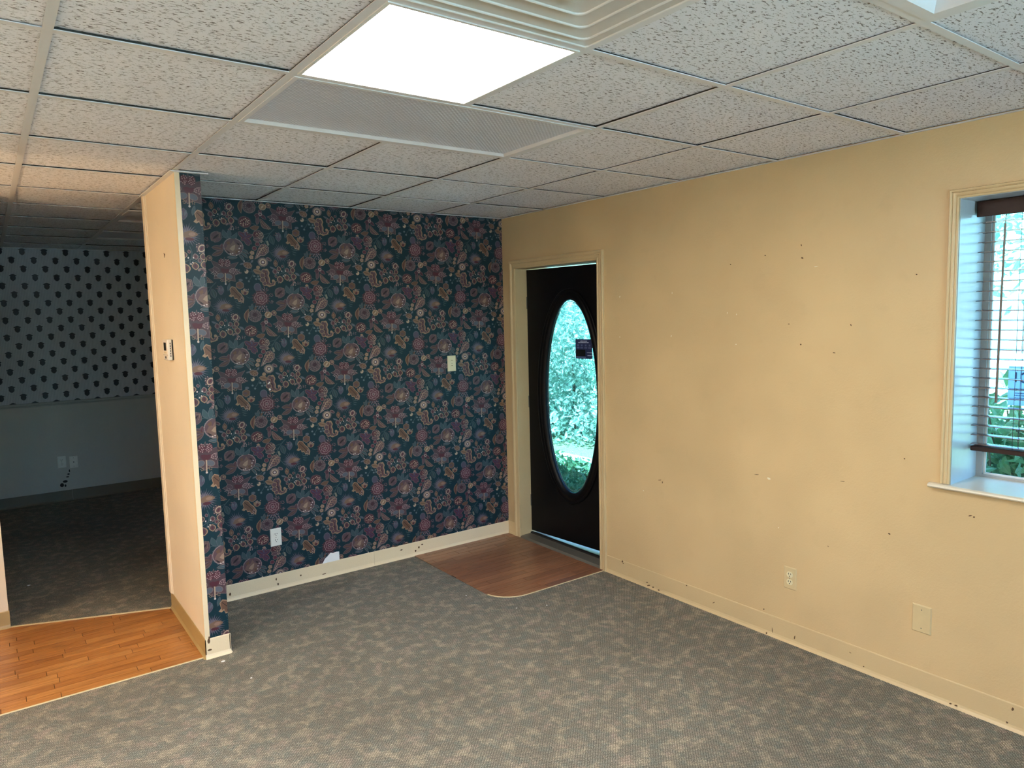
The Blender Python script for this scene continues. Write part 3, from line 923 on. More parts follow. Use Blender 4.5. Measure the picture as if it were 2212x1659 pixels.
# ------------------------------------------------------------------ wall plates
def rounded_receptacle(mb, cx, cz, y0, y1, r=0.0172, cut=0.0145):
    pts = []
    for k in range(28):
        a = 2*math.pi*k/28
        pts.append((cx+r*math.cos(a), cz+max(-cut, min(cut, r*math.sin(a)))))
    mb.prism(pts, 1, y0, y1)
def plate_mesh(mb, wd=0.070, ht=0.1145, th=0.006):
    x, z, e = wd/2, ht/2, 0.004
    A = [(-x, 0, -z), (x, 0, -z), (x, 0, z), (-x, 0, z)]
    B = [(-x, -th*0.4, -z), (x, -th*0.4, -z), (x, -th*0.4, z), (-x, -th*0.4, z)]
    C = [(-x+e, -th, -z+e), (x-e, -th, -z+e), (x-e, -th, z-e), (-x+e, -th, z-e)]
    for P, Q in ((A, B), (B, C)):
        for k in range(4): mb.face([P[k], P[(k+1) % 4], Q[(k+1) % 4], Q[k]])
    mb.face(C); mb.face(A[::-1])
def duplex(label, loc, rz, mp, mr):
    t = thing('wall_outlet', label, 'outlet', loc, rz, 'duplex outlets on the walls')
    mb = MB(); plate_mesh(mb); part('plate', mb, mp, t)
    for zc in (0.0195, -0.0195):
        mb = MB(); rounded_receptacle(mb, 0, zc, -0.0075, -0.0055)
        r = part('receptacle', mb, mr, t)
        for xs, hh in ((-0.0062, 0.0046), (0.0062, 0.0037)):
            mb = MB(); mb.box(xs-0.0014, xs+0.0014, -0.0081, -0.0072, zc+0.004-hh, zc+0.004+hh)
            part('slot', mb, m_slot, r)
        mb = MB(); mb.lathe([(0.0, -0.0081), (0.0026, -0.0081), (0.0026, -0.0072)], 10, 'y', (0, 0, zc-0.0080))
        part('ground_hole', mb, m_slot, r)
    mb = MB(); mb.lathe([(0.0, -0.0074), (0.0026, -0.0070), (0.0032, -0.0058)], 10, 'y')
    part('screw', mb, m_metal, t)
RZ = -math.pi/2
duplex('white duplex outlet low on the dark floral papered wall', (0.607, Y0-0.0014, 0.3405), 0, m_plate_w, m_plate_w)
duplex('ivory duplex outlet on the tan wall right of the door', (X0, 0.5115, 0.343), RZ, m_plate_t, m_plate_i)
duplex('grey looking duplex outlet low on the dark room wall', (-0.278, YD, 0.387), 0, m_plate_w, m_plate_w)
# upper ivory plate on the papered wall: painted-over outlet with shapes rubbed blurry
t = thing('wall_outlet', 'ivory outlet plate halfway up the floral wall beside the door', 'outlet', (1.9525, Y0-0.0014, 1.3695), 0, 'duplex outlets on the walls')
mb = MB(); plate_mesh(mb); part('plate', mb, m_plate_i, t)
for zc in (0.0195, -0.0195):
    mb = MB(); rounded_receptacle(mb, 0, zc, -0.0078, -0.0055, 0.0165, 0.0155)
    r = part('receptacle', mb, m_plate_i, t)
    mb = MB(); mb.box(-0.007, 0.006, -0.0086, -0.0076, zc+0.002, zc+0.0055)
    part('slot', mb, plain('brown_grime', (120, 98, 58), 0.6), r)
mb = MB(); mb.lathe([(0.0, -0.0074), (0.0026, -0.0070), (0.0032, -0.0058)], 10, 'y'); part('screw', mb, m_metal, t)
# blank plate
t = thing('blank_plate', 'tan blank cover plate on the wall below the window', 'wall plate', (X0, -0.1285, 0.3435), RZ)
mb = MB(); plate_mesh(mb, 0.080, 0.124); part('plate', mb, m_plate_t, t)
for zc in (0.0415, -0.0415):
    mb = MB(); mb.lathe([(0.0, -0.0068), (0.0022, -0.0067), (0.0028, -0.0056)], 10, 'y', (0, 0, zc)); part('screw', mb, m_metal_dull, t)
# cable plate in the dark room
t = thing('cable_plate', 'plate with a single dark socket right of the dark room outlet', 'wall plate', (-0.180, YD, 0.375), 0)
mb = MB(); plate_mesh(mb); part('plate', mb, m_plate_w, t)
mb = MB(); mb.lathe([(0.0, -0.012), (0.0045, -0.012), (0.005, -0.0055)], 12, 'y'); part('socket', mb, m_slot, t)
for zc in (0.0415, -0.0415):
    mb = MB(); mb.lathe([(0.0, -0.0068), (0.0022, -0.0067), (0.0028, -0.0056)], 10, 'y', (0, 0, zc)); part('screw', mb, m_metal_dull, t)

# thermostat on the partition side
t = thing('thermostat', 'white thermostat with small dark display on the partition side', 'thermostat', (PX0, 2.6075, 1.573), RZ)
mb = MB(); mb.box(-0.0625, 0.0625, -0.005, 0.0, -0.053, 0.053, 0.0015); part('back_plate', mb, m_slot, t)
mb = MB(); mb.box(-0.060, 0.060, -0.027, -0.005, -0.0545, 0.0545, 0.003); part('housing', mb, plain('thermostat_white', (236, 226, 212), 0.4), t)
mb = MB(); mb.box(-0.036, 0.022, -0.0278, -0.0268, -0.004, 0.038); part('display', mb, m_screen, t)
for xx in (-0.022, 0.012):
    mb = MB(); mb.box(xx-0.008, xx+0.008, -0.0284, -0.0268, -0.020, -0.010, 0.0004); part('button', mb, m_plate_t, t)
mb = MB(); mb.box(-0.059, 0.059, -0.0274, -0.0268, -0.0275, -0.0262); part('cover_seam', mb, m_chip, t)
mb = MB(); mb.box(-0.020, 0.020, -0.0276, -0.0268, -0.046, -0.034); part('printed_table', mb, m_metal, t)
for k in range(6):
    mb = MB(); mb.box(0.0598, 0.0608, -0.016, -0.012, -0.036+k*0.013, -0.027+k*0.013); part('vent_slot', mb, m_slot, t)

# ------------------------------------------------------------------ hallway sconce (out of frame, source of the warm light)
t = thing('wall_sconce', 'warm globe sconce on the hallway wall', 'lamp', (-2.25, 2.25, 1.62))
mb = MB(); mb.lathe([(0.0, 0.012), (0.05, 0.012), (0.055, 0.0)], 24, 'y'); part('back_plate', mb, m_metal, t)
mb = MB(); mb.tube([(0, 0.01, 0), (0, 0.08, -0.01), (0, 0.10, 0.03)], 0.008, 10); part('arm', mb, m_metal, t)
mb = MB(); mb.lathe([(0.0, 0.0)]+[(0.075*math.sin(math.pi*k/14), 0.075-0.075*math.cos(math.pi*k/14)) for k in range(1, 14)]+[(0.0, 0.15)], 24, 'z', (0, 0.11, 0.03)); part('globe', mb, m_globe, t, smooth=True)

# ------------------------------------------------------------------ dark room: chair rail and shield wallpaper
mb = MB()
mb.prism([(YD, 0.945), (YD-0.010, 0.948), (YD-0.014, 0.955), (YD-0.008, 0.962), (YD-0.012, 0.972), (YD-0.010, 0.980), (YD, 0.984)], 0, XL, X0)
struct('trim_7', mb, plain('dark_room_rail', (176, 176, 170), 0.45), 'chair rail under the shield wallpaper')
t_ = NT('striped_paper'); p_ = t_.pos()
w_ = t_.n('TexWave', bands_direction='X'); w_.inputs['Scale'].default_value = 26.0; t_.l(p_, w_.inputs['Vector'])
m_stripe = t_.set(t_.mix(w_.outputs['Fac'], lin((176, 178, 184)), lin((206, 208, 212))), 0.55)
mb = MB(); mb.box(XL, X0, YD-0.0012, YD, 0.984, H-0.0012)
wp2 = part('striped_wallpaper', mb, m_stripe, wall_far)
shield = [(-0.60, 0.27), (-0.30, 0.41), (-0.1, 0.50), (0.1, 0.50), (0.30, 0.41), (0.60, 0.27), (0.37, 0.17), (0.44, 0.0), (0.40, -0.22), (0.25, -0.38), (0.0, -0.50), (-0.25, -0.38), (-0.40, -0.22), (-0.44, 0.0), (-0.37, 0.17)]
SHX, SHZ = -0.452, 2.406
mb = MB(); SW_, SH_ = 0.052, 0.066
DX, DZ = 0.1735, 0.160
for r in range(20):
    z = SHZ-(r)*DZ/2
    for k in range(-15, 17):
        x = SHX + k*DX + (DX/2 if r % 2 else 0)
        if x < XL+0.1 or x > X0-0.1: continue
        pts = [(x+SW_*u, YD-0.0018, z+SH_*v) for u, v in shield]
        if min(p[2] for p in pts) < 0.984: pts = [(a, b, max(c, 0.9842)) for a, b, c in pts]
        if max(p[2] for p in pts) < 0.987: continue
        mb.face(pts)
part('shield_print', mb, plain('shield_ink', (24, 30, 44), 0.5, var=0.3, scale=6), wall_far, kind='stuff', recalc=False)

# ------------------------------------------------------------------ floral wallpaper print
KINK = 0.98
class Motif:
    """flat shapes drawn in sheet units (u right, v down); faces are (points, colour, depth)"""
    def __init__(self): self.s = []; self.k = 0
    def add(self, pts, col, lev):
        self.k += 1; self.s.append((pts, col, lev*0.00016 + (self.k % 150)*0.0000008))
    def ell(self, x, y, rx, ry, col, lev, rot=0, n=14):
        c, s = math.cos(math.radians(rot)), math.sin(math.radians(rot))
        self.add([(x+rx*math.cos(2*math.pi*k/n)*c-ry*math.sin(2*math.pi*k/n)*s, y+rx*math.cos(2*math.pi*k/n)*s+ry*math.sin(2*math.pi*k/n)*c) for k in range(n)], col, lev)
    def fan(self, pts, col, lev, c=None):
        c = c or (sum(p[0] for p in pts)/len(pts), sum(p[1] for p in pts)/len(pts))
        for k in range(len(pts)): self.add([c, pts[k], pts[(k+1) % len(pts)]], col, lev)
    def leaf(self, x0, y0, x1, y1, wd, col, lev, bend=0.0, n=7, edge=None, vein=None, ew=4):
        dx, dy = x1-x0, y1-y0; L = math.hypot(dx, dy); nx, ny = -dy/L, dx/L
        def lens(wd, ext=0.0):
            a, b = [], []
            for k in range(n+1):
                t = k/n; s = math.sin(math.pi*t)**0.8 if 0 < t < 1 else 0
                tt = t*(1+2*ext/L)-ext/L; o = bend*math.sin(math.pi*t)
                cx, cy = x0+dx*tt+nx*o, y0+dy*tt+ny*o
                a.append((cx+nx*wd*s/2, cy+ny*wd*s/2)); b.append((cx-nx*wd*s/2, cy-ny*wd*s/2))
            return a, b
        def put(a, b, c, lv):
            for k in range(n): self.add([a[k], a[k+1], b[k+1], b[k]], c, lv)
        if edge: put(*lens(wd+ew*2, ew), edge, lev); lev += 1
        put(*lens(wd), col, lev)
        if vein:
            a, b = lens(wd*0.22); put(a, b, vein, lev+1)
    def stroke(self, pts, wd, col, lev):
        for k in range(len(pts)-1):
            (x0, y0), (x1, y1) = pts[k], pts[k+1]
            L = math.hypot(x1-x0, y1-y0) or 1; nx, ny = -(y1-y0)/L*wd/2, (x1-x0)/L*wd/2
            self.add([(x0+nx, y0+ny), (x1+nx, y1+ny), (x1-nx, y1-ny), (x0-nx, y0-ny)], col, lev)
            if wd > 9: self.ell(x1, y1, wd/2, wd/2, col, lev, 0, 9)
        if wd > 9: self.ell(*pts[0], wd/2, wd/2, col, lev, 0, 9)
    def dots(self, x, y, rx, ry, n, r, col, lev, seed=1, ring=False):
        q = random.Random(seed); done = []
        for k in range(n*6):
            if len(done) >= n: break
            a = q.random()*6.283; d = (0.75+0.25*q.random()) if ring else math.sqrt(q.random())
            px, py = x+rx*d*math.cos(a), y+ry*d*math.sin(a)
            if all((px-a_)**2+(py-b_)**2 > (2.3*r)**2 for a_, b_ in done):
                done.append((px, py)); self.ell(px, py, r, r, col, lev, 0, 6)
    def burst(self, x, y, r0, r1, n, col, lev, wd=5, seed=3):
        q = random.Random(seed)
        for k in range(n):
            a = 2*math.pi*k/n; r = r1*(0.8+0.2*q.random())
            ca, sa = math.cos(a), math.sin(a)
            self.add([(x+r0*ca-sa*wd, y+r0*sa+ca*wd), (x+r*ca, y+r*sa), (x+r0*ca+sa*wd, y+r0*sa-ca*wd)], col, lev)
    def scallop(self, x, y, r, n, col, lev, d=0.15, ph=0.0):
        pts = [(x+r*(1+d*abs(math.sin(n*t/2+ph)))*math.cos(t), y+r*(1+d*abs(math.sin(n*t/2+ph)))*math.sin(t)) for t in [2*math.pi*k/(n*4) for k in range(n*4)]]
        self.fan(pts, col, lev, (x, y))
C_ = lambda r, g, b: tuple(v*KINK for v in lin((r, g, b)))
petal, petal2, maroon, pink, line = C_(80, 60, 68), C_(92, 68, 76), C_(84, 38, 50), C_(164, 138, 138), C_(130, 110, 108)
tan_, cream_, gteal, dteal, brown, mauve, tanl = C_(138, 108, 84), C_(186, 160, 138), C_(58, 80, 86), C_(40, 62, 66), C_(108, 78, 62), C_(82, 74, 92), C_(158, 128, 104)
white_, slate, dark = C_(206, 188, 184), C_(92, 98, 110), C_(34, 22, 28)
m_ = Motif()
# orchid
O = (697, 995)
star = []
for ang, rad in ((-90, 150), (-72, 70), (-42, 165), (-22, 90), (2, 150), (22, 95), (48, 140), (72, 95), (92, 118), (112, 92), (135, 130), (158, 92), (180, 140), (200, 92), (222, 165), (252, 72)):
    star.append((O[0]+rad*0.96*math.cos(math.radians(ang)), O[1]+5+rad*0.84*math.sin(math.radians(ang))))
big = [(O[0]+(x-O[0])*1.045, O[1]+(y-O[1])*1.045) for x, y in star]
m_.fan(big, line, 0, O); m_.fan(star, petal, 1, O)
for sx in (-1, 1):
    m_.ell(O[0]+sx*26, 925, 27, 38, maroon, 2, sx*12); m_.dots(O[0]+sx*26, 923, 24, 36, 18, 5, pink, 4, 5+sx)
    m_.ell(O[0]+sx*36, 1046, 34, 26, line, 2, sx*20); m_.ell(O[0]+sx*36, 1046, 30, 22, slate, 3, sx*20)
    m_.ell(O[0]+sx*72, 990, 32, 22, line, 2, -sx*28); m_.ell(O[0]+sx*72, 990, 28, 18, petal2, 3, -sx*28)
m_.dots(O[0]+84, 990, 46, 30, 22, 5, pink, 4, 9); m_.dots(O[0]-86, 1030, 30, 24, 14, 5, pink, 4, 10)
m_.dots(O[0]-22, 1088, 16, 16, 7, 4, tanl, 4, 11); m_.dots(O[0]+34, 1084, 18, 16, 8, 4, tanl, 4, 12)
m_.fan([(664, 980), (690, 974), (706, 980), (738, 974), (736, 1000), (718, 1018), (684, 1018), (668, 1002)], maroon, 4, (701, 994))
m_.stroke([(704, 1018), (705, 1060), (706, 1118)], 9, cream_, 5); m_.ell(706, 1120, 8, 8, white_, 5)
# bird medallion
m_.ell(775, 765, 87, 83, C_(150, 128, 128), 1, 0, 26); m_.ell(775, 765, 80, 76, petal2, 2, 0, 26)
m_.burst(775, 765, 82, 96, 30, slate, 1, 5)
m_.fan([(706, 790), (730, 742), (752, 748), (775, 705), (798, 740), (822, 748), (812, 782), (836, 786), (806, 822), (770, 838), (732, 820)], C_(118, 92, 84), 3, (772, 775))
m_.fan([(742, 788), (760, 762), (792, 742), (786, 788), (770, 806)], C_(160, 134, 116), 4)
m_.fan([(712, 735), (740, 710), (748, 738), (730, 752)], brown, 4); m_.fan([(800, 720), (832, 735), (818, 748)], dark, 4)
m_.fan([(790, 800), (828, 790), (800, 834)], brown, 4); m_.fan([(716, 800), (750, 824), (728, 826)], dark, 4)
for x, y in ((838, 752), (826, 776), (768, 828), (802, 842), (822, 806), (750, 835)): m_.ell(x, y, 7, 6, white_, 5, 0, 7)
m_.leaf(722, 868, 808, 862, 30, gteal, 1, 0, edge=line, vein=slate, ew=3)
for a in ((842, 788, 905, 822, 20), (834, 812, 896, 862, 22), (818, 832, 862, 892, 20)): m_.leaf(*a[:4], a[4], gteal, 1, -8, edge=line, ew=3)
m_.ell(866, 892, 6, 6, white_, 3)
m_.leaf(690, 800, 590, 788, 46, petal, 1, 6, edge=line, vein=brown, ew=3); m_.leaf(688, 806, 590, 862, 40, petal, 2, -6, edge=line, vein=brown, ew=3)
m_.leaf(680, 745, 668, 812, 34, petal2, 1, 0, edge=line, vein=maroon, ew=2)
# tulip
m_.leaf(588, 724, 664, 642, 92, petal, 1, 0, edge=line, ew=4); m_.leaf(592, 718, 658, 650, 52, petal2, 3, 0, edge=tanl, ew=3); m_.leaf(600, 708, 650, 660, 18, dark, 5, 0)
m_.leaf(586, 690, 640, 632, 30, petal2, 2, 0, edge=line, ew=2); m_.leaf(612, 738, 676, 690, 26, petal2, 2, 0, edge=line, ew=2)
m_.stroke([(660, 690), (690, 682), (715, 690), (735, 706)], 6, gteal, 1)
# lily with caterpillar
m_.leaf(738, 686, 686, 612, 38, gteal, 1, -14, edge=slate, ew=3); m_.leaf(738, 686, 806, 628, 34, gteal, 1, 20, edge=slate, ew=3); m_.leaf(738, 690, 742, 604, 34, gteal, 2, 0, edge=slate, ew=3)
m_.stroke([(738, 612), (752, 596), (762, 574), (752, 556), (730, 552), (718, 562)], 18, line, 1); m_.stroke([(740, 608), (752, 594), (760, 574), (751, 560), (734, 556)], 11, petal2, 3)
m_.dots(768, 590, 18, 20, 8, 5, pink, 4, 21)
# star lily
for a in ((880, 672, 818, 622, 44), (880, 672, 936, 636, 40), (876, 676, 930, 726, 40), (872, 672, 846, 700, 36), (880, 670, 880, 612, 46), (870, 690, 912, 744, 26)):
    m_.leaf(*a[:4], a[4], C_(84, 42, 60), 1, 0, edge=line, vein=C_(70, 60, 92), ew=3)
m_.dots(882, 628, 30, 22, 9, 4, slate, 5, 4); m_.ell(884, 602, 12, 12, tanl, 2); m_.dots(884, 612, 22, 12, 6, 5, pink, 4, 14)
# dotted cup
m_.scallop(988, 640, 44, 7, line, 1); m_.scallop(988, 640, 40, 7, petal, 2); m_.ell(972, 632, 24, 24, maroon, 3); m_.dots(1004, 634, 34, 32, 20, 4.5, cream_, 4, 15)
m_.ell(988, 684, 42, 18, line, 3); m_.ell(988, 684, 36, 13, petal2, 4); m_.dots(1018, 694, 22, 12, 6, 4, cream_, 5, 16)
# balls, buds
for x, y, r in ((982, 722, 21), (956, 764, 21)): m_.ell(x, y, r, r, line, 2); m_.ell(x, y, r-4, r-4, C_(96, 44, 60), 3)
for x, y in ((936, 808), (928, 850)):
    m_.scallop(x, y, 17, 5, tanl, 2, 0.25); m_.ell(x, y, 8, 8, pink, 3, 0, 8); m_.ell(x, y, 4, 4, maroon, 4, 0, 6)
m_.stroke([(925, 862), (905, 886), (880, 898)], 5, gteal, 0)
# grape cone
m_.fan([(956, 868), (972, 812), (990, 760), (1010, 722), (1046, 712), (1082, 744), (1078, 790), (1044, 826), (1008, 832), (980, 856)], line, 1, (1024, 772)); m_.fan([(964, 856), (978, 812), (996, 764), (1014, 728), (1044, 718), (1074, 748), (1070, 786), (1040, 818), (1004, 824)], petal2, 2, (1024, 772))
m_.stroke([(972, 848), (1000, 800), (1020, 760), (1050, 740)], 5, cream_, 4)
m_.dots(1030, 766, 38, 42, 24, 6, tanl, 3, 17); m_.dots(990, 822, 16, 24, 8, 4, pink, 3, 18)
# daisy
m_.burst(1028, 888, 30, 54, 34, C_(112, 100, 106), 1, 5); m_.ell(1028, 888, 42, 42, C_(128, 108, 108), 2, 0, 22); m_.ell(1028, 888, 31, 31, cream_, 3, 0, 20); m_.ell(1028, 888, 19, 19, C_(72, 48, 60), 4, 0, 16); m_.ell(1028, 888, 11, 11, white_, 5, 0, 12)
m_.stroke([(1028, 834), (1034, 800)], 4, gteal, 0); m_.stroke([(1036, 938), (1044, 968)], 4, gteal, 0)
m_.ell(1080, 856, 26, 15, line, 2, 32); m_.ell(1080, 856, 20, 9, petal2, 3, 32); m_.ell(1080, 856, 12, 3, maroon, 4, 32)
# thistle
m_.burst(1182, 790, 30, 96, 28, C_(92, 88, 104), 1, 6, 5); m_.burst(1182, 790, 20, 70, 22, C_(122, 108, 116), 2, 4, 6)
m_.fan([(1150, 806), (1168, 772), (1206, 756), (1240, 766), (1256, 780), (1240, 796), (1210, 806), (1180, 812)], C_(126, 98, 80), 4); m_.ell(1216, 782, 22, 14, C_(150, 118, 104), 5, -8); m_.ell(1200, 820, 28, 12, maroon, 4)
for k in range(3): m_.leaf(1275+k*4, 742+k*20, 1330-k*6, 752+k*22, 9, gteal, 1, 4)
m_.stroke([(1276, 736), (1312, 708)], 5, gteal, 1)
m_.stroke([(1060, 720), (1078, 770), (1110, 812), (1138, 828)], 5, gteal, 0); m_.stroke([(1200, 872), (1214, 912), (1212, 950)], 5, gteal, 0)
# bud + eyed flower
m_.leaf(1136, 858, 1140, 922, 34, brown, 1, 0, edge=line, ew=3); m_.dots(1138, 892, 10, 22, 5, 4, tanl, 4, 22)
m_.burst(1276, 880, 20, 46, 16, petal2, 1, 8, 8); m_.ell(1276, 880, 22, 30, cream_, 2, 25); m_.ell(1276, 880, 15, 22, petal2, 3, 25); m_.ell(1276, 880, 6, 15, maroon, 4, 25)
m_.dots(1276, 880, 40, 42, 10, 4, pink, 3, 30, True)
# berry branch
m_.stroke([(1212, 940), (1208, 965), (1170, 990), (1120, 1000)], 6, gteal, 0); m_.stroke([(1208, 965), (1250, 985), (1300, 1010)], 6, gteal, 0); m_.stroke([(1208, 960), (1195, 1010), (1180, 1060)], 5, gteal, 0)
for x, y, r, k in ((1132, 966, 24, 0), (1166, 938, 20, 1), (1236, 944, 20, 0), (1284, 940, 23, 1), (1262, 970, 15, 0), (1176, 1036, 30, 1), (1234, 1014, 25, 1), (1292, 1000, 27, 1), (1196, 912, 12, 0), (1140, 1010, 13, 0)):
    m_.leaf(x-4, y-r*1.15, x+4, y+r*1.2, r*1.9, line if not k else tanl, 1); m_.leaf(x-3, y-r*0.9, x+3, y+r*0.95, r*1.35, petal2 if not k else petal, 2); m_.leaf(x, y-r*0.5, x+1, y+r*0.6, r*0.6, maroon, 3)
for x, y in ((1190, 958), (1222, 954), (1218, 990), (1206, 1002), (1160, 975)): m_.ell(x, y, 5, 7, white_, 2, 0, 7)
m_.leaf(1085, 925, 1130, 940, 18, slate, 0, 3)
# dotted roundel with leaves
m_.burst(1398, 1000, 40, 60, 26, C_(70, 58, 66), 1, 7); m_.ell(1398, 1000, 52, 52, C_(88, 66, 72), 2, 0, 22); m_.ell(1398, 1000, 44, 44, maroon, 3, 0, 20); m_.dots(1398, 1000, 38, 38, 26, 6, cream_, 4, 23); m_.ell(1398, 1000, 8, 8, dark, 5)
m_.leaf(1346, 990, 1306, 964, 20, slate, 0, 0, edge=gteal, ew=2); m_.leaf(1440, 1046, 1510, 1024, 38, brown, 0, 8, edge=line, ew=3); m_.stroke([(1448, 1000), (1480, 1012), (1506, 1030)], 5, gteal, 0)
# fern crescent (shift of the one at 545,1090) and maroon leaves
m_.leaf(500, 1028, 598, 1112, 44, petal2, 1, 26, edge=tanl, vein=brown, ew=4, n=10)
for k in range(7): m_.stroke([(508+k*12, 1052+k*9), (500+k*12, 1064+k*10)], 4, tanl, 4)
m_.leaf(462, 1090, 470, 1002, 32, petal2, 0, 5, edge=line, ew=3)
for a in ((492, 984, 440, 1006, 28), (492, 984, 548, 1026, 30), (492, 984, 492, 940, 30), (492, 984, 452, 1030, 22)): m_.leaf(*a[:4], a[4], C_(76, 42, 58), 1, 0, edge=line, ew=3)
m_.scallop(494, 984, 16, 5, pink, 3); m_.ell(494, 984, 7, 7, dark, 4)
# pomegranate
m_.ell(388, 926, 64, 62, line, 1, 0, 20); m_.ell(388, 926, 58, 56, C_(80, 66, 72), 2, 0, 20); m_.dots(388, 926, 52, 50, 40, 5.5, C_(130, 106, 108), 3, 24); m_.ell(388, 914, 22, 22, C_(66, 40, 52), 4)
m_.leaf(330, 862, 318, 996, 34, brown, 1, 20, edge=tanl, vein=maroon, ew=4, n=9)
m_.leaf(372, 872, 330, 832, 24, gteal, 0, 0, edge=line, ew=2); m_.leaf(362, 866, 362, 806, 22, gteal, 0, 0, edge=line, ew=2); m_.leaf(386, 868, 402, 822, 20, brown, 0)
# rose
m_.burst(446, 748, 50, 100, 20, C_(92, 58, 64), 1, 16, 12); m_.scallop(446, 748, 66, 8, C_(78, 44, 54), 2, 0.2); m_.scallop(446, 746, 55, 7, pink, 3, 0.18); m_.scallop(446, 746, 51, 7, C_(96, 54, 66), 4, 0.17)
for k in range(7):
    a = 6.283*k/7; m_.ell(446+30*math.cos(a), 746+28*math.sin(a), 15, 12, pink, 5, math.degrees(a)+60, 9); m_.ell(446+28*math.cos(a), 746+26*math.sin(a), 12, 9, C_(92, 50, 62), 6, math.degrees(a)+90, 9)
m_.ell(446, 746, 15, 14, pink, 6); m_.ell(446, 746, 8, 8, dark, 7)
m_.dots(446, 842, 60, 34, 26, 8, slate, 1, 25); m_.dots(470, 856, 50, 30, 14, 6, C_(150, 112, 120), 3, 26)
m_.ell(414, 640, 36, 42, slate, 1); m_.ell(414, 642, 31, 37, mauve, 2); m_.stroke([(430, 672), (446, 700)], 24, mauve, 1)
m_.dots(490, 650, 28, 24, 9, 8, petal2, 1, 27); m_.dots(490, 650, 28, 24, 6, 4, pink, 3, 28)
# seed pod
m_.ell(514, 910, 34, 33, cream_, 1); m_.ell(514, 910, 28, 27, tan_, 2); m_.leaf(500, 930, 528, 890, 16, cream_, 3); m_.ell(568, 890, 26, 26, tanl, 1); m_.ell(568, 890, 20, 20, petal2, 2); m_.ell(572, 888, 10, 10, tanl, 3); m_.stroke([(450, 920), (482, 915)], 6, gteal, 0)
# acanthus + tan flower
m_.fan([(146, 668), (170, 640), (204, 650), (232, 690), (262, 716), (288, 760), (280, 806), (258, 790), (236, 796), (222, 766), (196, 768), (184, 738), (164, 752), (140, 740), (160, 716)], tanl, 1, (206, 714)); m_.fan([(154, 672), (172, 648), (202, 658), (226, 694), (256, 722), (278, 762), (274, 794), (254, 780), (236, 784), (222, 756), (196, 756), (184, 726), (168, 734)], brown, 2, (206, 714))
m_.stroke([(166, 664), (206, 704), (240, 742), (268, 780)], 5, dark, 4); m_.dots(262, 772, 22, 30, 10, 5, pink, 4, 29)
for a in ((292, 722, 260, 676, 26), (292, 722, 290, 660, 28), (292, 722, 326, 680, 26)): m_.leaf(*a[:4], a[4], tan_, 1, 0, edge=tanl, ew=3)
m_.ell(296, 704, 12, 18, maroon, 3, 20); m_.dots(300, 670, 30, 20, 8, 5, pink, 3, 31); m_.stroke([(306, 738), (340, 752), (372, 744)], 5, gteal, 0)
m_.scallop(246, 628, 36, 6, line, 1); m_.scallop(246, 628, 31, 6, brown, 2); m_.ell(240, 630, 17, 12, petal2, 3, 20); m_.ell(254, 576, 20, 13, slate, 1)
# grey bud, leaves
m_.leaf(66, 640, 66, 732, 54, mauve, 1, 0, edge=slate, ew=4); m_.leaf(44, 652, 60, 700, 18, slate, 2); m_.leaf(88, 652, 74, 700, 18, slate, 2); m_.leaf(150, 612, 134, 690, 22, gteal, 1, 0, edge=slate, ew=3)
# leafy teal stem (from the one at 1125,570)
m_.stroke([(1128, 568), (1092, 610), (1064, 660), (1040, 716)], 7, gteal, 0); m_.stroke([(1092, 610), (1050, 622), (1026, 640)], 5, gteal, 0); m_.stroke([(1072, 645), (1040, 668)], 5, gteal, 0)
m_.leaf(1094, 630, 1120, 712, 42, dteal, 1, 0, edge=slate, vein=gteal, ew=3)
for k in range(4): m_.ell(1066+k*3, 690+k*10, 10, 7, C_(130, 128, 116), 2, -30)
# seahorse paisley
for x, y, r in ((1036, 972, 22), (1024, 1012, 26), (1026, 1054, 26), (1044, 1088, 22)): m_.ell(x, y, r, r, tanl, 1); m_.ell(x, y, r-6, r-6, petal2, 2)
m_.stroke([(1044, 966), (1060, 958), (1072, 982), (1064, 1010), (1076, 1040), (1074, 1070), (1090, 1096), (1112, 1092), (1124, 1070), (1116, 1054)], 25, tanl, 1)
m_.stroke([(1048, 972), (1060, 970), (1066, 986), (1058, 1010), (1070, 1040), (1068, 1070), (1088, 1096), (1110, 1090), (1120, 1070)], 14, petal2, 3)
m_.stroke([(1046, 974), (1050, 1010), (1056, 1050), (1066, 1090)], 8, maroon, 5)
for k in range(7): m_.ell(1060+k*11, 1110-abs(k-2)*5, 8, 7, tanl, 2)
# little pods, bird-like speckled bud, star sprigs
m_.leaf(944, 970, 1016, 990, 46, tan_, 1, 0, edge=line, vein=brown, ew=4); m_.ell(886, 988, 17, 20, cream_, 1, 20); m_.ell(876, 978, 10, 10, dteal, 2); m_.ell(986, 940, 17, 17, tanl, 1)
m_.fan([(850, 912), (880, 898), (920, 902), (936, 930), (926, 956), (894, 962), (868, 946)], line, 1); m_.fan([(860, 916), (884, 904), (916, 908), (928, 930), (918, 950), (894, 954), (874, 940)], brown, 2); m_.dots(900, 930, 24, 20, 10, 4, tanl, 4, 32)
m_.leaf(866, 912, 826, 928, 16, slate, 1); m_.leaf(924, 904, 944, 872, 18, slate, 1); m_.stroke([(926, 956), (944, 1000), (926, 1040), (904, 1072)], 5, gteal, 0); m_.stroke([(940, 985), (905, 988)], 5, gteal, 0); m_.stroke([(942, 1010), (985, 1042)], 4, gteal, 0)
for x, y in ((884, 1048), (906, 1078), (952, 1024), (968, 1052), (994, 1048), (986, 1024)):
    for k in range(4):
        a = k*0.785; m_.stroke([(x-10*math.cos(a), y-10*math.sin(a)), (x+10*math.cos(a), y+10*math.sin(a))], 4, C_(104, 116, 124), 1)
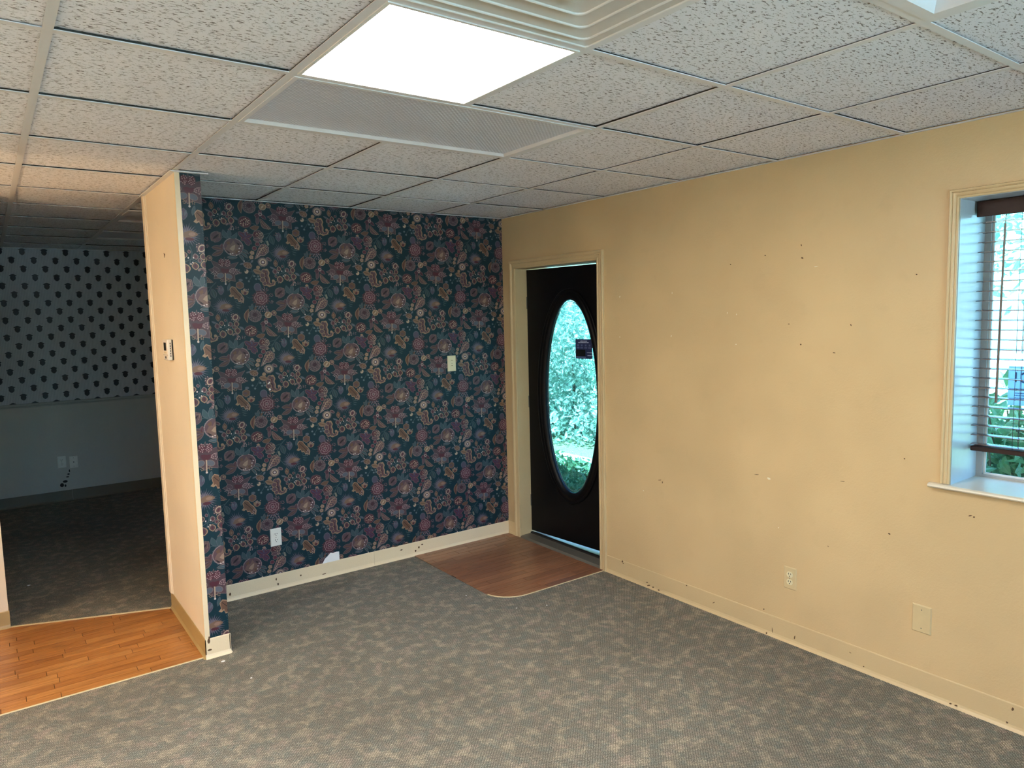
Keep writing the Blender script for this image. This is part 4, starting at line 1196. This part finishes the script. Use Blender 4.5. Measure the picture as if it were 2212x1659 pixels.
# small fillers
for x, y, s in ((540, 712, 1), (548, 780, 2), (600, 588, 3), (812, 586, 4), (640, 1160, 5), (1016, 1150, 6)):
    m_.dots(x, y, 20, 18, 6, 6, petal2, 1, 40+s); m_.dots(x, y, 18, 16, 4, 3, pink, 3, 50+s)

# sheet units -> wall metres: the sheet is a view of the wall through the calibrated camera
def sheet_to_wall(u, v, yw=Y0):
    px, py = 600+u/4.879, 600+v/4.879
    d = fw + rt*((px-1106)/FPX) - up*((py-829.5)/FPX)
    t = (yw-CAM.y)/d.y
    return CAM.x+t*d.x, CAM.z+t*d.z
OX, OZ = sheet_to_wall(*O)
shapes = []
for pts, col, dep in m_.s:
    shapes.append(([(a-OX, b-OZ) for a, b in (sheet_to_wall(u, v) for u, v in pts)], col, dep))
LX, LZ = 0.362, 0.3285
def paper(mb, yw, x0, x1, z0, z1, ox, oz, side=False):
    rect = [(x0, z0), (x1, z0), (x1, z1), (x0, z1)]
    for a in range(-9, 10):
        for b in range(-9, 10):
            cx, cz = ox+a*LX, oz+(2*b+(a % 2))*LZ
            if cx < x0-0.65 or cx > x1+0.65 or cz < z0-0.6 or cz > z1+0.6: continue
            inner = x0+0.6 < cx < x1-0.6 and z0+0.55 < cz < z1-0.55
            for pts, col, dep in shapes:
                q = [(cx+p[0], cz+p[1]) for p in pts]
                if not inner:
                    if max(p[0] for p in q) < x0 or min(p[0] for p in q) > x1 or max(p[1] for p in q) < z0 or min(p[1] for p in q) > z1: continue
                    if min(p[0] for p in q) < x0 or max(p[0] for p in q) > x1 or min(p[1] for p in q) < z0 or max(p[1] for p in q) > z1:
                        ar = sum(q[k][0]*q[(k+1) % len(q)][1]-q[(k+1) % len(q)][0]*q[k][1] for k in range(len(q)))
                        q = clip_convex(q, rect)
                        if len(q) < 3: continue
                if side: mb.face([(yw+0.0002+dep, p[0], p[1]) for p in q], col)
                else: mb.face([(p[0], yw-0.0002-dep, p[1]) for p in q], col)
mb = MB(); paper(mb, Y0, PX1, X0, 0.1, H, 1.117, 1.36)
part('wallpaper_print', mb, m_ink, wall_back, kind='stuff', label='mauve and tan floral print', colors=True)
mb = MB(); mb.box(PX0+0.021, PX1, PY0-0.0008, PY0, 0.104, H-0.006)
part('wallpaper_strip', mb, m_wp_base, wall_part)
mb = MB(); paper(mb, PY0-0.0008, PX0+0.0212, PX1, 0.104, H-0.006, 0.056, 1.04)
part('wallpaper_print', mb, m_ink, wall_part, kind='stuff', label='mauve and tan floral print', colors=True)
# the paper turns round on to the +x side of the stub
mb = MB(); mb.box(PX1, PX1+0.0008, PY0, Y0, 0.1, H-0.001)
part('wallpaper_strip', mb, m_wp_base, wall_part)
mb = MB(); paper(mb, PX1+0.0008, PY0, Y0, 0.1, H-0.001, PY0-0.04, 1.04, True)
part('wallpaper_print', mb, m_ink, wall_part, kind='stuff', colors=True)
mb = MB(); base_run(mb, 'y', PX1, PY0-0.004, Y0-0.005, sign=-1, h=0.104)
struct('baseboard_stub', mb, m_cream)
# torn patch of bare paper above the base, two bare screw holes
mb = MB()
tp = [(0.903, 0.0985), (0.912, 0.112), (0.922, 0.128), (0.940, 0.140), (0.962, 0.160), (0.980, 0.154), (1.000, 0.159), (1.023, 0.156), (1.023, 0.0985)]
mb.prism(tp, 1, Y0-0.0035, Y0-0.0022)
part('torn_patch', mb, m_paper, wall_back, label='bare white patch of torn paper')
for x, z, r in ((0.622, 1.285, 0.006), (0.616, 1.322, 0.004), (0.621, 1.329, 0.004)):
    mb = MB(); mb.lathe([(0.0, -0.004), (r, -0.003), (r, 0.0)], 10, 'y', (x, Y0, z))
    part('screw_anchor', mb, m_plate_w, wall_back)

# ------------------------------------------------------------------ scuffs, nail holes and chips on the painted walls
def backproj(px, py, axis, val):
    d = fw + rt*((px-1106)/FPX) - up*((py-829.5)/FPX)
    t = (val-CAM[axis])/d[axis]
    return CAM+d*t
def wall_marks(name, marks, mat, parent):
    mb = MB()
    for y, z, a, b, rot in marks:
        pts = []
        q = random.Random(int(y*1000+z*77))
        for k in range(9):
            t = 2*math.pi*k/9; rr_ = q.uniform(0.7, 1.1)
            u, v = a*rr_*math.cos(t), b*rr_*math.sin(t); c, s = math.cos(rot), math.sin(rot)
            pts.append((y+u*c-v*s, z+u*s+v*c))
        mb.prism(pts, 0, X0-0.0006, X0+0.0002)
    return part(name, mb, mat, parent, kind='stuff')
dark = [(1731,530,4,2,1.3),(1733,557,5,3,.4),(1578,571,3,2,.6),(1653,552,3,2,.2),(1838,702,4,2,1.2),(1730,744,3,3,0),(1802,762,5,2,.2),(1954,991,3,3,0),(1921,1153,4,3,.5),
        (1634,1025,9,1.2,-.15),(1425,1037,9,1.2,-.2),(1431,1042,2,5,.1),(2096,1114,6,2,-.35),(2104,1117,3,3,0),(1704,700,3,1.5,0),(1980,593,3,2,.5),(1820,1040,10,1.0,-.1),(1789,1180,3,1.5,.4)]
wm = []
for px, py, a, b, r in dark:
    p = backproj(px, py, 0, X0); k = (p-CAM).length/FPX
    wm.append((p.y, p.z, a*k*0.6, b*k*0.55, r))
wall_marks('scuff_marks', wm, m_chip, wall_right)
pale = [(1763,576,7,1.2,-.05),(1339,641,2,4,.3),(1339,728,2,2,0),(1452,633,1.5,4,0),(1450,726,1.5,4,.1),(1571,676,1.5,4,0),(1591,679,1.5,3,0),(1661,1034,6,4,.2),(1390,1060,2,2,0),(1590,744,2,2,0),(1682,1140,2,2,0)]
wm = []
for px, py, a, b, r in pale:
    p = backproj(px, py, 0, X0); k = (p-CAM).length/FPX
    wm.append((p.y, p.z, a*k*0.7, b*k*0.6, r))
wall_marks('pale_chips', wm, m_chip_w, wall_right)
chips = [(1344,1213,4,4,.2),(1346,1217,3,2,0),(1397,1258,5,2,-.3),(1402,1264,7,2,-.4),(1412,1268,4,2,0),(1424,1274,4,2,0),(1541,1302,6,1.2,-.6),(1657,1367,2,3,0),(1668,1362,1.2,9,-.1),(1716,1377,2.5,6,.2),(1865,1440,2,2,0),(2054,1519,4,2,-.2),(2066,1523,4,2,-.2),(2187,1532,3,6,.4),(1483,1265,3,2,0),(1836,1410,4,1,.2),(2175,1561,3,3,0),(1649,1316,2,2,0)]
mb = MB()
for px, py, a, b, r in chips:
    p = backproj(px, py, 0, X0-0.006); k = (p-CAM).length/FPX
    q = random.Random(px); pts = []
    for s_ in range(8):
        t = 2*math.pi*s_/8; rr_ = q.uniform(0.65, 1.1); u, v = 0.65*a*k*rr_*math.cos(t), 0.65*b*k*rr_*math.sin(t)
        pts.append((p.y+u*math.cos(r)-v*math.sin(r), max(0.001, p.z+u*math.sin(r)+v*math.cos(r))))
    xx = X0-0.0046 if p.z > 0.024 else X0-0.013
    mb.prism(pts, 0, xx, xx+0.003)
part('paint_chips', mb, m_chip, bpy.data.objects['baseboard_right'], kind='stuff')
mb = MB()
for px, py, a, b in ((497,1284,2.5,4),(506,1297,3,2.5),(597,1251,1.5,3),(601,1262,2,3),(856,1180,6,1.5),(878,1174,6,1.2),(867,1188,3,1.5),(898,1190,2,3),(905,1182,2,3),(912,1176,3,1.5),(700,1240,6,1.0),(650,1243,2,2)):
    p = backproj(px, py, 1, Y0-0.005); k = (p-CAM).length/FPX
    q = random.Random(px); pts = [(p.x+a*k*q.uniform(0.6, 1.1)*math.cos(2*math.pi*s_/8), max(0.002, p.z+b*k*q.uniform(0.6, 1.1)*math.sin(2*math.pi*s_/8))) for s_ in range(8)]
    yy = Y0-0.0046 if p.z > 0.022 else Y0-0.012
    mb.prism(pts, 1, yy, yy+0.003)
part('paint_chips', mb, m_chip, base_back, kind='stuff')
mb = MB()
for px, py, a, b in ((451, 1385, 2.5, 5), (453, 1404, 4, 2), (452, 1378, 1.5, 3)):
    p = backproj(px, py, 1, PY0-0.004); k = (p-CAM).length/FPX
    pts = [(p.x+a*k*math.cos(2*math.pi*s_/8), p.z+b*k*math.sin(2*math.pi*s_/8)) for s_ in range(8)]
    yy = PY0-0.0048
    mb.prism(pts, 1, yy, yy+0.003)
part('paint_chips', mb, m_chip, bpy.data.objects['baseboard_front'], kind='stuff')
p = backproj(355, 552, 0, PX0)
mb = MB(); mb.prism([(p.y-0.02, p.z+0.006), (p.y, p.z-0.012), (p.y+0.006, p.z-0.010), (p.y+0.004, p.z+0.004), (p.y+0.012, p.z+0.014)], 0, PX0-0.0008, PX0)
part('paint_chip', mb, m_chip, wall_part)
# broken plaster under the dark room plates
mb = MB()
for px, py, a, b in ((134, 1048, 3.2, 3.8), (141, 1040, 4, 2.4), (141.5, 1049, 1.5, 2.5), (146, 1030, 2.5, 1.2), (150, 1017, 1, 3), (148, 1024, 2, 1.5)):
    p = backproj(px, py, 1, YD); k = (p-CAM).length/FPX
    pts = [(p.x+a*k*math.cos(2*math.pi*s_/8), p.z+b*k*math.sin(2*math.pi*s_/8)) for s_ in range(8)]
    mb.prism(pts, 1, YD-0.0006, YD)
part('broken_plaster', mb, m_slot, wall_far, kind='stuff')

# tiny crumbs of white debris on the carpet
for n_, (px, py, s_) in enumerate(((482, 1429, 0.011), (543, 1465, 0.006), (1007, 1287, 0.005), (1181, 1308, 0.006), (1116, 1314, 0.005), (62, 1265, 0.012))):
    p = backproj(px, py, 2, 0.0)
    mb = MB(); q = random.Random(n_)
    mb.prism([(s_*q.uniform(0.6, 1)*math.cos(6.283*k/6), s_*q.uniform(0.4, 0.8)*math.sin(6.283*k/6)) for k in range(6)], 2, 0, 0.003)
    spot = ('beside the partition base', 'on the carpet in front of the partition', 'just off the rounded corner of the entry panel', 'in front of the wood entry panel, rightmost', 'in front of the wood entry panel, leftmost', 'on the dark room carpet')[n_]
    link('debris_crumb', mb.mesh('debris_crumb', m_paper), None, (p.x, p.y, 0), 0, None, 'tiny white crumb of debris '+spot, 'debris', 'white crumbs on the carpet')

# ------------------------------------------------------------------ outdoors
GZ = -0.13
mb = MB(); mb.box(WT, 30, -25, 30, GZ-0.1, GZ); 
struct('ground', mb, m_grass, 'dry pale grass outside')
mb = MB(); mb.box(-25, WT, -30, YR-0.2, GZ-0.1, GZ)  # unseen pale ground, put here to bounce sunlight up to the ceiling
struct('bounce_lot', mb, plain('bounce_concrete', (236, 214, 196), 0.85, var=0.08, scale=5), 'pale lot added to bounce sunlight through the rear window')
mb = MB(); mb.box(WT+0.001, 4.2, 1.2, 3.6, GZ, -0.02)
struct('porch_slab', mb, m_concrete, 'pale concrete step outside the door')
mb = MB(); mb.box(4.62, 5.25, 2.0, 14, GZ, GZ+0.02)
struct('path', mb, m_concrete, 'pale concrete path outside')

mb = MB(); mb.box(15, 29, -20, 26, GZ, GZ+0.02)
struct('parking_lot', mb, m_concrete, 'pale sunlit pavement far outside')

def leaf_mesh(name, pts, size, mat, seed):
    q = np.random.default_rng(seed); n = len(pts)
    a = q.normal(size=(n, 3)); a /= np.linalg.norm(a, axis=1)[:, None]
    b = np.cross(a, q.normal(size=(n, 3))); b /= np.linalg.norm(b, axis=1)[:, None]
    s = (size*(0.6+0.8*q.random(n)))[:, None]
    nn = np.cross(a, b)*s*0.18
    V = np.stack([pts-a*s, pts+b*s*0.45+nn, pts+a*s, pts-b*s*0.45+nn], 1).reshape(-1, 3)
    F = np.arange(4*n).reshape(n, 4)
    me = bpy.data.meshes.new(name); me.from_pydata(V.tolist(), [], F.tolist()); me.materials.append(mat)
    return me
def sphere_pts(n, c, r, seed, shell=0.55):
    q = np.random.default_rng(seed); d = q.normal(size=(n, 3)); d /= np.linalg.norm(d, axis=1)[:, None]
    rad = shell+(1-shell)*q.random(n)
    return np.array(c)+d*rad[:, None]*np.array(r)
# hedge bank seen through the oval
q = np.random.default_rng(4)
hx = []
t = thing('hedge', 'dense bright green hedge seen through the oval door glass', 'hedge', (6.15, 7.7, GZ))
n = 64000
P = np.stack([q.uniform(-0.55, 0.75, n), q.uniform(-5.2, 5.2, n), q.uniform(0.02, 2.15, n)], 1)
P[:, 0] += 0.22*np.sin(P[:, 1]*2.1)+0.15*np.sin(P[:, 2]*4+P[:, 1])
P[:, 2] *= (1+0.08*np.sin(P[:, 1]*1.7))
link('foliage', leaf_mesh('foliage', P, 0.042, m_leaf_a, 5), t, kind='stuff')
mb = MB()
for k in range(14): mb.tube([(0.1, -4.9+k*0.75, 0), (0.15, -4.85+k*0.75, 0.9), (0.1, -4.8+k*0.75, 1.7)], [0.03, 0.02, 0.01], 6)
part('stems', mb, m_bark, t, kind='stuff')
t = thing('ground_cover', 'low leafy ground cover between step and path outside', 'plants', (4.1, 4.6, GZ))
P = np.stack([q.uniform(-0.5, 0.5, 5000), q.uniform(-1.1, 2.6, 5000), q.uniform(0.02, 0.22, 5000)], 1)
link('foliage', leaf_mesh('foliage', P, 0.04, m_leaf_b, 9), t, kind='stuff')
for n_, (x, y, zc, r, lab) in enumerate(((10.8, 13.0, 3.2, 2.3, 'round leafy tree behind the hedge, seen above the notice'), (12.2, 7.4, 3.4, 2.4, 'round leafy tree standing right behind the hedge'), (9.6, 2.8, 3.3, 1.7, 'airy tree seen through the window blind'), (10.0, -1.6, 3.6, 1.7, 'airy tree far right beyond the window'))):
    t = thing('tree', lab, 'tree', (x, y, GZ), group='trees outside')
    mb = MB(); mb.tube([(0, 0, 0), (0.05, 0.03, 1.2), (0.0, 0.1, zc)], [0.14, 0.11, 0.05], 8)
    for k in range(6):
        a = k*1.05; mb.tube([(0.03, 0.05, 1.1+0.25*k), (0.7*math.cos(a), 0.7*math.sin(a), 1.8+0.3*k), (1.3*math.cos(a+.3), 1.3*math.sin(a+.3), 2.4+0.3*k)], [0.05, 0.03, 0.012], 6)
    part('trunk', mb, m_bark, t)
    nl = 9000 if n_ < 2 else 2600
    link('foliage', leaf_mesh('foliage', sphere_pts(nl, (0, 0, zc), (r, r, r*1.05), 20+n_, 0.2), 0.085, m_leaf_c, 30+n_), t, kind='stuff')
for n_, (x, y, r, hh, lab) in enumerate(((3.55, -0.15, 0.5, 1.30, 'leafy shrub right outside the window below the blind'), (3.7, -1.5, 0.5, 1.25, 'leafy shrub outside the window, hidden to the right'), (4.2, 0.62, 0.42, 1.05, 'low leafy shrub left of the one outside the window'))):
    t = thing('shrub', lab, 'shrub', (x, y, GZ), group='shrubs against the outer wall')
    mb = MB(); q2 = random.Random(50+n_)
    for k in range(16):
        a = q2.random()*6.283; d = q2.uniform(0.1, r)
        mb.tube([(0.05*math.cos(a), 0.05*math.sin(a), 0), (0.5*d*math.cos(a), 0.5*d*math.sin(a), hh*0.5), (d*math.cos(a+.3), d*math.sin(a+.3), hh*q2.uniform(0.8, 1.05))], [0.012, 0.008, 0.004], 5)
    part('stems', mb, m_bark, t, kind='stuff')
    link('foliage', leaf_mesh('foliage', sphere_pts(1500, (0, 0, hh*0.72), (r, r, hh*0.42), 60+n_, 0.25), 0.05, m_leaf_b, 70+n_), t, kind='stuff')
